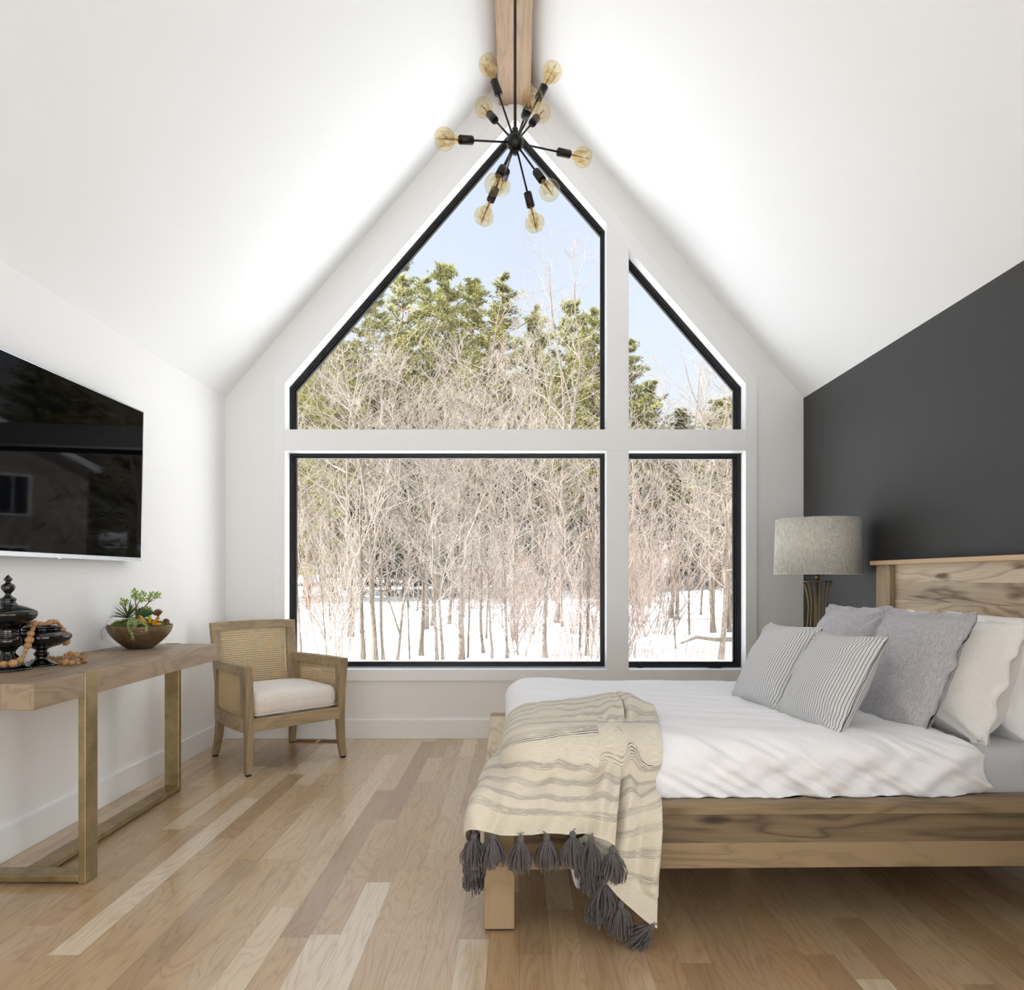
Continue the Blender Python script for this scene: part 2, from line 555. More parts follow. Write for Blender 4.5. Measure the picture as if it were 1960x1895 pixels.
# ------------------------------------------------------------------ ridge chandelier
HUB = Vector((-.009, 3.0, 3.049))
t = NT('amber_bulb_glass')
lw = t.n('LayerWeight'); lw.inputs[0].default_value = .5
gl = t.n('BsdfGlossy'); gl.inputs['Roughness'].default_value = .02; gl.inputs[0].default_value = (1, .97, .9, 1)
tr = t.n('BsdfTransparent'); t.put(tr.inputs[0], t.mix(lw.outputs['Facing'], (.96, .93, .83, 1), (.90, .80, .60, 1)))
mx = t.n('MixShader'); t.put(mx.inputs[0], t.math('MULTIPLY_ADD', t.math('POWER', lw.outputs['Facing'], 5.), .6, .035)); t.put(mx.inputs[1], tr.outputs[0]); t.put(mx.inputs[2], gl.outputs[0])
t.t.links.new(mx.outputs[0], t.out.inputs[0]); M['bulb'] = t.m
M['filament'] = m_plain('filament_gold', (200, 150, 60), .35, .6)
CH = thing('sputnik_chandelier', 'black metal chandelier of twelve amber globe bulbs hanging from the ridge beam', 'chandelier', (HUB.x, HUB.y, HUB.z))
mb = MB(); mb.ball(HUB, .037, 28, 18); mb.lathe([(.012, -.05), (.014, -.047), (.014, -.03)], 20, HUB); obj('hub', mb, M['black_matte'], CH)
mb = MB(); mb.tube([(HUB.x, HUB.y, HUB.z + .03), (HUB.x, HUB.y, 4.70)], .0062, 14); mb.lathe([(.012, .03), (.012, .06), (.0065, .065)], 20, HUB); obj('rod', mb, M['black_matte'], CH)
mb = MB(); mb.lathe([(.06, 4.69), (.065, 4.694), (.065, 4.7135), (.0, 4.714)], 32, (HUB.x, HUB.y, 0)); obj('ceiling_mount', mb, M['black_matte'], CH)
DIRS = [(-.112, -.014, .321), (.157, .002, .302), (.064, -.332, -.038), (.12, .191, .255), (-.143, .166, .26), (-.283, -.167, -.088),
        (.303, .151, .028), (-.081, -.178, -.278), (-.065, .334, -.002), (-.133, .001, -.313), (.085, .029, -.328), (.14, -.137, -.278)]
for dv in DIRS:
    dv = Vector(dv); L = dv.length; u = dv.normalized()
    R = Vector((0, 0, 1)).rotation_difference(u).to_matrix()
    c0 = HUB
    mb = MB(); mb.tube([c0 + u * .03, c0 + u * (L - .125)], .0042, 10)
    arm = obj('lamp_arm', mb, M['black_matte'], CH)
    mb = MB(); mb.lathe([(.008, L - .130), (.0165, L - .129), (.0175, L - .126), (.0175, L - .070), (.0145, L - .069), (.0145, L - .075), (0.0, L - .075)], 28, c0, R)
    obj('socket', mb, M['black_matte'], arm)
    mb = MB()
    rb = .0425
    prof = [(.0125, L - .074), (.0125, L - .060), (.0135, L - .052), (.019, L - .041)]
    for i in range(3, 25):
        th = PI * (1 - i / 24 * .86) if False else PI * (.84 - .84 * i / 24)
        prof.append((max(rb * sin(th), 0.0), L - rb * cos(th)))
    prof = [p for j, p in enumerate(prof) if j < 4 or p[1] > L - .036]
    prof[-1] = (0.0, L + rb)
    mb.lathe(prof, 32, c0, R)
    obj('bulb', mb, M['bulb'], arm)
    mb = MB()
    a = R @ Vector((1, 0, 0)); b = R @ Vector((0, 1, 0))
    mb.tube([c0 + u * (L - .075), c0 + u * (L - .035)], .0045, 8)
    mb.tube([c0 + u * (L - .035), c0 + u * (L + .027)], .0013, 6)
    for s_ in range(4):
        an = s_ * PI / 2
        o_ = (a * cos(an) + b * sin(an))
        mb.tube([c0 + u * (L - .034) + o_ * .002, c0 + u * (L - .005) + o_ * .003, c0 + u * (L + .026) + o_ * .0015], .0006, 5)
    obj('filament', mb, M['filament'], arm)

# ------------------------------------------------------------------ television
M['screen'] = m_plain('tv_screen_glass', (5, 5, 7), .03, **{'Specular IOR Level': .5, 'IOR': 1.13})
M['chrome'] = m_plain('tv_silver_edge', (190, 196, 205), .18, 1.)
M['tvback'] = m_plain('tv_back_plastic', (20, 20, 22), .5)
TV = thing('television', 'large flat black television with thin silver edge mounted on the white wall above the console', 'television', (-2.12, 3.22, 1.71))
Y0, Y1, Z0, Z1 = 2.47, 3.955, 1.288, 2.128
def tilt(p):                              # the panel leans a little out at its top
    return (p[0] + (p[2] - Z0) * .016, p[1], p[2])
def tbox(x0, x1, y0, y1, z0, z1):
    m = MB(); m.box(x0, x1, y0, y1, z0, z1); m.v = [tilt(p) for p in m.v]; return m
obj('casing', tbox(-2.150, -2.1105, Y0 + .004, Y1 - .004, Z0 + .004, Z1 - .004), M['tvback'], TV, bevel=.002)
obj('screen', tbox(-2.1110, -2.1085, Y0 + .006, Y1 - .006, Z0 + .022, Z1 - .006), M['screen'], TV)
m = tbox(-2.122, -2.107, Y0, Y0 + .0055, Z0, Z1)
for q in ((Y1 - .0055, Y1, Z0, Z1), (Y0, Y1, Z1 - .0055, Z1), (Y0, Y1, Z0, Z0 + .021)):
    k_ = tbox(-2.122, -2.107, *q); m.add(k_.v, k_.f)
obj('bezel', m, M['chrome'], TV, bevel=.001)
obj('logo_tab', tbox(-2.110, -2.1055, 3.235, 3.262, Z0 - .004, Z0 + .014), M['chrome'], TV, bevel=.001)
mb = MB(); mb.box(XL + .001, -2.149, 2.9, 3.5, 1.5, 1.9); obj('wall_bracket', mb, M['black_matte'], TV)

# ------------------------------------------------------------------ console table
M['cwood'] = m_wood('console_wood', (172, 152, 128), (106, 86, 68), 'Y', 5., 12., rough=.5, contrast=.6, fibre=.35, board=.12, board_axis='X', tone=.12, seed=2.2)
t = NT('antique_brass'); co = t.coord()
n1 = t.noise(co, 14., 4., .6); n2 = t.noise(co, 90., 3., .6)
col = t.ramp(n1, [(.3, lin((138, 121, 88))), (.65, lin((168, 150, 112)))])
t.bsdf(col, t.mr(n2, .3, .7, .3, .46), .85, normal=t.bump(n2, .04, .002)); M['brass'] = t.m
CT = thing('console_table', 'long console table with thick brown wood top on brass bar legs against the white wall', 'console table', (-1.92, 3.2, 0))
CX0, CX1, CY0, CY1, CZ = -2.158, -1.688, 2.462, 3.968, .827
mb = MB(); mb.box(CX0, CX1, CY0, CY1, CZ - .092, CZ)
obj('table_top', mb, M['cwood'], CT, bevel=.003)
LW, LT = .080, .030
ny0, ny1 = 2.755, 2.835
mb = MB(); mb.box(CX1 - .0275, CX1 + .0025, ny0, ny1, 0, CZ + .003); obj('leg', mb, M['brass'], CT, bevel=.003)
mb = MB(); mb.box(CX0 - .002, CX0 + .028, ny0, ny1, 0, CZ - .092); obj('leg', mb, M['brass'], CT, bevel=.003)
xm = (CX0 + CX1) / 2 - .008
mb = MB(); mb.box(xm - .04, xm + .04, CY1 - .0275, CY1 + .0025, 0, CZ + .003); obj('leg', mb, M['brass'], CT, bevel=.003)
mb = MB(); mb.box(CX0 + .028, CX1 - .0275, ny0, ny1, .008, .036); obj('crossbar', mb, M['brass'], CT, bevel=.003)
mb = MB(); mb.box(xm - .04, xm + .04, ny1, CY1 - .0275, .008, .036); obj('stretcher', mb, M['brass'], CT, bevel=.003)

# ------------------------------------------------------------------ black urns
M['urn'] = m_plain('black_glazed_ceramic', (6, 6, 7), .06, **{'Coat Weight': .6, 'Coat Roughness': .03})
U1 = thing('lidded_urn', 'tall glossy black lidded urn with a pointed finial on the console', 'urn', (-2.05, 2.84, CZ))
K = .000232
def zu(y): return CZ + (1745 - y) * K
base = [(1745, 355), (1738, 362), (1720, 362), (1706, 350), (1690, 262), (1660, 235), (1600, 215), (1560, 190), (1545, 172), (1500, 150), (1475, 120), (1440, 108), (1405, 118), (1385, 140), (1365, 150), (1345, 178), (1320, 195), (1280, 225), (1240, 236), (1205, 228), (1175, 205), (1160, 180), (1150, 192), (1120, 192), (1110, 176), (1090, 188), (1070, 186), (1040, 178), (1010, 205), (970, 262), (935, 312), (900, 352), (860, 396), (820, 424), (780, 437), (752, 438), (748, 430)]
mb = MB(); mb.lathe([(r * K, zu(y)) for y, r in base], 64, (-2.05, 2.84, 0)); obj('urn_body', mb, M['urn'], U1)
lid = [(747, 430), (743, 438), (735, 434), (712, 405), (690, 365), (665, 310), (645, 255), (628, 205), (612, 140), (600, 132), (560, 112), (540, 118), (528, 124), (512, 124), (498, 108), (480, 80), (455, 52), (435, 42), (420, 46), (395, 66), (360, 92), (320, 106), (290, 104), (262, 86), (245, 58), (228, 40), (212, 38), (205, 42), (185, 66), (172, 68), (150, 52), (120, 30), (100, 12), (90, 0)]
mb = MB(); mb.lathe([(r * K, zu(y)) for y, r in lid], 64, (-2.05, 2.84, 0)); obj('urn_lid', mb, M['urn'], U1)
U2 = thing('footed_urn', 'small open glossy black footed urn wrapped in wooden beads on the console', 'urn', (-2.014, 2.985, CZ))
K2 = .0002446
prof = [(1665, 248), (1660, 256), (1645, 258), (1632, 232), (1600, 160), (1570, 118), (1540, 95), (1505, 88), (1488, 100), (1468, 122), (1450, 116), (1430, 96), (1410, 84), (1390, 90), (1370, 122), (1345, 190), (1320, 276), (1285, 350), (1250, 402), (1210, 440), (1170, 456), (1130, 446), (1100, 415), (1075, 360), (1060, 330), (1050, 296), (1035, 276), (1020, 290), (1005, 316), (990, 320), (985, 312), (990, 295), (1010, 262), (1050, 270), (1100, 380), (1170, 420), (1250, 360), (1320, 200), (1340, 0)]
mb = MB(); mb.lathe([(r * K2, CZ + (1665 - y) * K2) for y, r in prof], 64, (-2.014, 2.985, 0)); obj('urn_body', mb, M['urn'], U2)

# ------------------------------------------------------------------ bead garland
M['bead'] = m_wood('bead_wood', (178, 134, 90), (138, 98, 62), 'X', 30., 5., rough=.5, contrast=.25, fibre=.25)
M['twine'] = m_fabric('jute_twine', (176, 146, 108), slub=.8)
G = thing('bead_garland', 'string of round wooden beads draped over the small black urn and coiled beside it', 'bead garland', (-1.95, 2.9, CZ))
def bpos(x, y, d):
    px, py = x * .1108, 1090 + y * .1108
    return Vector(((px - 990) * d / FPX, d, CAMZ + (1105 - py) * d / FPX))
seq = [(-70, 1640, 55, 2.74, 0), (65, 1637, 62, 2.737, 0), (228, 1622, 72, 2.74, 0), (345, 1568, 60, 2.775, 0), (398, 1502, 38, 2.79, 0), (430, 1442, 30, 2.805, 1), (440, 1395, 36, 2.81, 0), (480, 1320, 60, 2.822, 0),
       (508, 1220, 70, 2.843, 0), (530, 1110, 60, 2.86, 0), (560, 1040, 38, 2.885, 0), (578, 1000, 28, 2.89, 1), (603, 937, 58, 2.905, 0), (700, 935, 42, 2.92, 0), (762, 938, 30, 2.93, 1), (812, 932, 36, 2.945, 0), (860, 915, 50, 2.955, 0),
       (915, 908, 48, 2.98, 0), (965, 905, 42, 3.0, 0), (1005, 925, 30, 3.02, 0), (1025, 955, 26, 3.02, 1), (1055, 988, 33, 3.02, 0), (1092, 1042, 46, 3.01, 0), (1145, 1125, 36, 3.01, 0), (1163, 1170, 24, 3.01, 1), (1150, 1245, 58, 3.02, 0), (1125, 1290, 32, 3.03, 1)]
for (x, y, r, d, cube) in seq:
    p = bpos(x, y, d); R_ = r * .1108 * d / FPX
    mb = MB()
    if cube:
        mb.box(p.x - R_ * .8, p.x + R_ * .8, p.y - R_ * .8, p.y + R_ * .8, p.z - R_ * .8, p.z + R_ * .8); obj('bead', mb, M['bead'], G, bevel=.001)
    else:
        mb.ball(p, R_, 20, 12, (1, 1, .97)); obj('bead', mb, M['bead'], G)
mb = MB(); mb.tube([bpos(x, y, d) for x, y, r, d, c in seq[:12]], .0012, 6); mb.tube([bpos(x, y, d) for x, y, r, d, c in seq[12:]], .0012, 6); obj('string', mb, M['twine'], G)
pile = [(470, 930, 58, 2.93, .164), (850, 1520, 43), (925, 1535, 43), (1005, 1528, 33), (1062, 1520, -28), (1135, 1478, 34, 3.02, .034), (1215, 1458, 50, 3.04, .034), (1325, 1482, 54, 3.05, .028), (1250, 1538, 42), (1395, 1512, 32, 3.07, .02),
        (1440, 1550, 54), (1470, 1585, 40), (1402, 1600, -28), (1345, 1622, 37), (1240, 1612, 56), (1135, 1605, 64), (1045, 1607, 45), (985, 1600, 33), (925, 1590, 30), (870, 1578, 30), (560, 1580, 28), (520, 1602, 25), (480, 1617, 22), (340, 1645, 36), (405, 1642, 28), (1180, 1540, 32), (1130, 1545, 30)]
pp = []
for q in pile:
    x, y, r = q[:3]; cube = r < 0; r = abs(r)
    py = 1090 + y * .1108
    if len(q) > 3:
        d = q[3]
    else:
        d = 3.0
        for _ in range(4):
            R_ = r * .1108 * d / FPX
            d = (CAMZ - CZ - R_) * FPX / (py - 1105)
    R_ = r * .1108 * d / FPX
    p = bpos(x, y, d)
    pp.append(p)
    mb = MB()
    if cube:
        mb.box(p.x - R_ * .8, p.x + R_ * .8, p.y - R_ * .8, p.y + R_ * .8, p.z - R_ * .8, p.z + R_ * .8); obj('bead', mb, M['bead'], G, bevel=.001)
    else:
        mb.ball(p, R_, 20, 12, (1, 1, .97)); obj('bead', mb, M['bead'], G)
mb = MB()
q0 = bpos(1400, 1500, 3.08)
for s_ in (-1, 1):
    mb.tube([q0 + Vector((0, 0, -.004)), q0 + Vector((.004 + s_ * .004, 0, .014)), q0 + Vector((.014, s_ * .004, .02)), q0 + Vector((.024, s_ * .003, .0)), q0 + Vector((.026, 0, -.02))], .0022, 6)
obj('twine_loop', mb, M['twine'], G)

# ------------------------------------------------------------------ succulent bowl
BC = Vector((-1.979, 3.70, CZ))
t = NT('hammered_bronze'); co = t.coord()
t.bsdf(t.ramp(t.noise(co, 20., 3.), [(.3, lin((112, 92, 68))), (.7, lin((150, 130, 102)))]), .36, .75); M['bronze'] = t.m
def leafm(name, a, b, r=.45, **kw):
    t = NT(name); t.bsdf(t.ramp(t.noise(t.coord(), 45., 2.), [(.35, lin(a)), (.65, lin(b))]), r, **kw); return t.m
M['moss'] = leafm('moss_green', (58, 78, 30), (106, 122, 52), .9)
M['spike'] = leafm('spiky_leaf_green', (50, 76, 38), (92, 118, 60), .4)
M['jade'] = leafm('jade_leaf_green', (132, 168, 52), (176, 204, 92), .45)
M['dgreen'] = leafm('dark_rosette_green', (38, 84, 58), (70, 120, 80), .4)
M['plum'] = leafm('plum_rosette', (104, 58, 54), (146, 108, 78), .4)
M['orange'] = leafm('orange_green_leaf', (170, 176, 30), (226, 120, 24), .3)
M['pearl'] = leafm('trailing_pale_green', (142, 160, 92), (186, 196, 134), .5)
M['stem'] = leafm('brown_stem', (112, 88, 60), (146, 120, 84), .7)
SB = thing('succulent_bowl', 'hammered bronze bowl of mixed green and plum succulents standing on the console', 'potted plant', tuple(BC))
mb = MB()
RB, HB = .157, .121
def bfn(u, v):
    a = 2 * PI * u
    z = v * HB
    r = .058 + (RB - .058) * (1 - (1 - v) ** 1.75) if v > 0 else .058
    row = v * 15; cl = u * 52 + (int(row) % 2) * .5
    fx = cl - math.floor(cl) - .5; fz = row - math.floor(row) - .5
    if v < .985: r -= .0022 * max(0, 1 - (fx * fx * 4 + fz * fz * 4))
    return (BC.x + r * cos(a), BC.y + r * sin(a), BC.z + z)
mb.grid(bfn, 312, 90, wrap=True)
mb.lathe([(0, BC.z), (.058, BC.z)], 48, (BC.x, BC.y, 0))
mb.lathe([(RB, BC.z + HB), (RB - .003, BC.z + HB + .001), (RB - .006, BC.z + HB - .004), (RB - .03, BC.z + HB - .03)], 64, (BC.x, BC.y, 0))
obj('bowl', mb, M['bronze'], SB)
rim = BC.z + HB
def lf(mb, base, d, ln, w, th=.35, n=5, droop=0., up=Vector((0, 0, 1)), tip=.15):
    """a fleshy leaf: tapered lens along d"""
    d = d.normalized(); a = d.cross(up)
    a = a.normalized() if a.length > 1e-4 else Vector((1, 0, 0)); b = a.cross(d)
    vs = []; m = 7
    for i in range(n + 1):
        f = i / n
        wd = w * (math.sin(PI * min(f * .62 + .18, 1)) ** .8 if f < 1 else 0) * (1 if f < .7 else 1 - (f - .7) / .3 * (1 - tip))
        if i == n: wd = w * .04
        c = base + d * (ln * f) - Vector((0, 0, 1)) * (droop * f * f * ln)
        for k in range(m):
            an = 2 * PI * k / m
            vs.append(c + a * cos(an) * wd + b * sin(an) * wd * th)
    fs = [(i * m + k, i * m + (k + 1) % m, (i + 1) * m + (k + 1) % m, (i + 1) * m + k) for i in range(n) for k in range(m)]
    fs.append(tuple(n * m + k for k in range(m)))
    mb.add(vs, fs, True)
def polar(az, el): return Vector((cos(az) * cos(el), sin(az) * cos(el), sin(el)))
random.seed(5)
# picture plane offsets: a = across (m), b = up from rim (m), c = depth
def S(zx, zy, c=0.):
    px = 190 + zx * .0816; py = 1110 + zy * .0816; d = 3.70 + c
    return Vector(((px - 990) * d / FPX, d, CAMZ + (1105 - py) * d / FPX))
mb = MB(); mb.grid(lambda u, v: (BC.x + (RB - .008) * v * cos(2 * PI * u), BC.y + (RB - .008) * v * sin(2 * PI * u), rim - .006 + .042 * (1 - v * v) + .004 * noise.noise(Vector((u * 30, v * 12, 0)))), 40, 10, wrap=True)
for i in range(900):
    a = random.uniform(0, 2 * PI); r = RB * .94 * random.random() ** .5
    p = Vector((BC.x + r * cos(a), BC.y + r * sin(a), rim + .042 * (1 - (r / RB) ** 2) - .008))
    if p.x - BC.x > 0 and r < RB * .7: continue
    lf(mb, p, polar(random.uniform(0, 6.3), random.uniform(.3, 1.3)), random.uniform(.008, .02), .0016, .6, 2)
obj('moss', mb, M['moss'], SB)
mb = MB()
c0 = S(670, 900, -.02)
for i in range(34):
    az = 2 * PI * i / 34 * 2.4 + random.random(); el = .15 + 1.15 * random.random()
    lf(mb, c0, polar(az, el), random.uniform(.08, .125), .0048, .3, 6, .22)
for (x, y) in ((320, 575), (280, 712), (520, 490), (740, 450), (960, 700), (340, 850)):
    q = S(x, y, -.03) - c0; lf(mb, c0, q, q.length, .0048, .3, 7, .0)
obj('spiky_plant', mb, M['spike'], SB)
mb = MB(); mbs = MB()
def sprig(pts, c, tips, nl=9, lsz=.016):
    P_ = [S(x, y, c) for x, y in pts]; mbs.tube(P_, [.0028] * (len(P_) - 1) + [.0014], 6)
    for (x, y) in tips:
        e = S(x, y, c + random.uniform(-.01, .01)); mbs.tube([P_[-2], (P_[-2] + e) / 2 + Vector((0, 0, -.003)), e], .0013, 5)
        for k_ in range(nl):
            lf(mb, e + Vector((random.uniform(-.006, .006), random.uniform(-.006, .006), random.uniform(-.012, .004))), polar(random.uniform(0, 6.3), random.uniform(-.1, 1.2)), random.uniform(.7, 1.2) * lsz, .0045, .35, 4)
sprig([(860, 900), (860, 640), (850, 480), (840, 400)], .0, [(800, 260), (860, 300), (780, 390), (890, 430), (830, 350)])
sprig([(860, 890), (880, 600), (960, 470), (1000, 380)], -.01, [(1020, 290), (950, 330), (1060, 360), (1070, 460), (1000, 500), (990, 420)])
sprig([(870, 880), (1000, 700), (1150, 540), (1230, 450)], -.02, [(1230, 320), (1190, 370), (1290, 400), (1370, 310), (1390, 390), (1330, 350), (1150, 420)])
sprig([(640, 800), (610, 640), (600, 560)], .01, [(540, 470), (590, 500), (660, 480), (620, 560), (530, 560)])
sprig([(1000, 760), (1080, 730), (1130, 720)], -.02, [(1130, 650), (1180, 690), (1190, 640)], 6, .012)
obj('jade_foliage', mb, M['jade'], SB); obj('jade_stem', mbs, M['stem'], SB)
def rosette(c, rad, rings, w, up=Vector((0, 0, 1))):
    m_ = MB(); R = Vector((0, 0, 1)).rotation_difference(up.normalized()).to_matrix()
    for j in range(rings):
        n_ = 4 + j * 2
        for i in range(n_):
            d = R @ polar(2 * PI * (i + .5 * (j % 2)) / n_ + j * .3, 1.5 - .85 * j / max(rings - 1, 1))
            lf(m_, c, d, rad * (1.0 - .12 * j / max(rings - 1, 1)), w, .45, 5, 0, up)
    return m_
obj('dark_rosette', rosette(S(1010, 900, .03), .062, 5, .014), M['dgreen'], SB)
obj('dark_rosette', rosette(S(1130, 860, .05), .05, 4, .012), M['dgreen'], SB)
obj('plum_rosette', rosette(S(1390, 840, .0), .038, 5, .0075, Vector((-.1, -.4, 1))), M['plum'], SB)
obj('plum_rosette', rosette(S(1560, 1010, -.01), .026, 5, .0058, Vector((.4, -.4, 1))), M['plum'], SB)
mb = MB(); mb.tube([S(1390, 840), S(1330, 900), S(1290, 1010)], .002, 6); mb.tube([S(1400, 850), S(1360, 900), S(1330, 1010)], .002, 6); obj('rosette_stem', mb, M['stem'], SB)
for (x0, y0, x1, y1, w_) in ((1080, 1010, 940, 830, .0088), (1180, 1010, 1190, 830, .0098), (1240, 1010, 1420, 890, .0085), (1250, 1035, 1470, 1030, .0085), (1120, 1020, 1000, 930, .006)):
    mb = MB(); a_ = S(x0, y0, -.10); b_ = S(x1, y1, -.11); lf(mb, a_, b_ - a_, (b_ - a_).length * 1.05, w_, .45, 8, 0, Vector((0, -1, .2)), .5); obj('orange_leaf', mb, M['orange'], SB)
mb = MB()
def trail(pts, cnt, spread=.006):
    P_ = [S(x, y, -.10 - .062 * 1.0) for x, y in pts]
    for (a_, b_) in zip(P_, P_[1:]):
        for k_ in range(cnt):
            q = a_.lerp(b_, random.random()) + Vector((random.uniform(-spread, spread), random.uniform(-.008, .004), random.uniform(-spread, spread)))
            lf(mb, q, polar(random.uniform(0, 6.3), random.uniform(-.6, .9)), .0065, .0026, .7, 3)
trail([(700, 990), (690, 1100), (740, 1220), (780, 1320), (795, 1390)], 24, .0055)
trail([(850, 970), (830, 1080), (800, 1160)], 26, .009); trail([(780, 900), (820, 960), (950, 950), (1050, 1020)], 34, .009)
trail([(700, 980), (800, 1000), (930, 1010)], 36, .009); trail([(1050, 1010), (1110, 1080), (1120, 1200)], 16, .004)
obj('trailing_foliage', mb, M['pearl'], SB)
mb = MB(); mb.tube([S(330, 860, -.02), S(230, 940, -.03), S(150, 1070, -.03), S(50, 1180, -.03), S(35, 1290, -.03), S(80, 1400, -.03)], .0007, 5); obj('root_thread', mb, M['stem'], SB)

# ------------------------------------------------------------------ cane armchair
M['chwood'] = m_wood('weathered_chair_wood', (180, 158, 124), (96, 80, 58), 'Z', 7., 8., rough=.6, contrast=.6, fibre=.5, knots=.25, seed=4.)
M['chwoodx'] = m_wood('weathered_chair_wood_rails', (182, 160, 126), (98, 82, 60), 'X', 7., 8., rough=.6, contrast=.6, fibre=.5, knots=.25, seed=5.)
M['cane'] = m_fabric('woven_cane', (222, 200, 160), (180, 154, 114), .6, 500., .7, .2, sheen=0)
M['linen'] = m_fabric('oatmeal_linen', (236, 230, 223), (202, 192, 180), .95, 420., .55, .3)
M['rubber'] = m_plain('foot_cap', (25, 22, 20), .6)
AC = thing('cane_armchair', 'weathered wood armchair with woven cane back and cream cushion by the window', 'armchair', (-1.60, 4.69, 0), math.radians(44.5), world=False)
def sect(mb, pts, w, d):
    """a bar of rectangular section along pts; w along x, d along y"""
    vs = []
    for i, p in enumerate(pts):
        ww = w[i] if isinstance(w, list) else w; dd = d[i] if isinstance(d, list) else d
        vs += [(p[0] - ww / 2, p[1] - dd / 2, p[2]), (p[0] + ww / 2, p[1] - dd / 2, p[2]), (p[0] + ww / 2, p[1] + dd / 2, p[2]), (p[0] - ww / 2, p[1] + dd / 2, p[2])]
    n = len(pts); fs = [(3, 2, 1, 0), tuple(4 * (n - 1) + k for k in range(4))]
    for i in range(n - 1):
        for k in range(4):
            fs.append((4 * i + k, 4 * i + (k + 1) % 4, 4 * i + 4 + (k + 1) % 4, 4 * i + 4 + k))
    mb.add(vs, fs)
FW, BW, FY, BY = .318, .262, -.285, .265
ARM = .662
for s_ in (-1, 1):
    mb = MB()
    sect(mb, [(s_ * (FW + .004), FY - .012, .012), (s_ * (FW - .004), FY + .002, .12), (s_ * (FW - .008), FY + .008, .28), (s_ * (FW - .004), FY + .004, .46), (s_ * (FW + .010), FY - .004, ARM)], [.040, .046, .050, .050, .050], [.040, .046, .052, .052, .052])
    L_ = obj('leg', mb, M['chwood'], AC, world=False, bevel=.005)
    mb = MB(); mb.box(s_ * (FW + .004) - .014, s_ * (FW + .004) + .014, FY - .026, FY + .002, 0, .0125); obj('foot_glide', mb, M['rubber'], L_, world=False)
    mb = MB()
    sect(mb, [(s_ * (BW + .012), BY + .062, .012), (s_ * (BW + .002), BY + .03, .14), (s_ * (BW - .0), BY + .004, .30)], [.038, .046, .05], [.040, .046, .050])
    L_ = obj('leg', mb, M['chwood'], AC, world=False, bevel=.005)
    mb = MB(); mb.box(s_ * (BW + .012) - .014, s_ * (BW + .012) + .014, BY + .048, BY + .076, 0, .0125); obj('foot_glide', mb, M['rubber'], L_, world=False)
# the back: curved surface param (u across -1..1, z)
ZB0, ZB1 = .262, .893
def bk(u, z, off=0.):
    f = (z - ZB0) / (ZB1 - ZB0)
    hw = BW + .018 + .022 * f
    y = BY + .0 + .075 * f + .012 * f * f + .035 * (1 - u * u) + off
    return Vector((u * hw, y, z + (.006 * (1 - u * u) if f > .9 else 0)))
def bkstrip(mb, u0, u1, z0, z1, th=.034, n=14, m=8):
    A = [[bk(u0 + (u1 - u0) * i / n, z0 + (z1 - z0) * j / m, -th / 2) for i in range(n + 1)] for j in range(m + 1)]
    B = [[p + Vector((0, th, 0)) for p in r] for r in A]
    w_ = n + 1; o = w_ * (m + 1)
    vs = [p for r in A for p in r] + [p for r in B for p in r]
    fs = []
    for j in range(m):
        for i in range(n):
            a = j * w_ + i
            fs.append((a, a + 1, a + w_ + 1, a + w_)); fs.append((o + a + w_, o + a + w_ + 1, o + a + 1, o + a))
    for i in range(n):
        fs.append((o + i, o + i + 1, i + 1, i)); a = m * w_ + i; fs.append((a, a + 1, o + a + 1, o + a))
    for j in range(m):
        a = j * w_; fs.append((a, a + w_, o + a + w_, o + a)); a = j * w_ + n; fs.append((o + a, o + a + w_, a + w_, a))
    mb.add(vs, fs)
B_ = thing('backrest', None, None, (0, 0, 0), world=False); B_.parent = AC
mb = MB()
for (u0, u1) in ((-1, -.80), (.80, 1)):
    mb = MB(); bkstrip(mb, u0, u1, ZB0, ZB1 - .055, .036, 4, 10); obj('back_post', mb, M['chwood'], B_, world=False, bevel=.003)
mb = MB(); bkstrip(mb, -1, 1, ZB1 - .055, ZB1, .036, 22, 2); obj('top_rail', mb, M['chwoodx'], B_, world=False, bevel=.003)
mb = MB(); bkstrip(mb, -.80, .80, .30, .345, .034, 16, 2)
obj('lower_back_rail', mb, M['chwoodx'], B_, world=False, bevel=.003)
def cane(fn, nu, nv, wr=.31):
    """woven strips: nu upright and nv level ones on the surface fn(u,v), each really there, with holes between"""
    m_ = MB()
    for i in range(nu):
        a = (i + .5 - wr) / nu; b = (i + .5 + wr) / nu
        m_.grid(lambda u, v: fn(a + (b - a) * u, v, .0007), 1, 14, smooth=True)
    for j in range(nv):
        a = (j + .5 - wr) / nv; b = (j + .5 + wr) / nv
        m_.grid(lambda u, v: fn(u, a + (b - a) * v, -.0007), 14, 1, smooth=True)
    for k in range(-nv, nu):                                     # thin diagonal strands
        pass
    return m_
mb = cane(lambda u, v, o: bk(-.81 + 1.62 * u, .34 + (ZB1 - .05 - .34) * v, -.004 + o), 31, 33)
obj('cane_weave', mb, M['cane'], B_, world=False, solid=.0012)
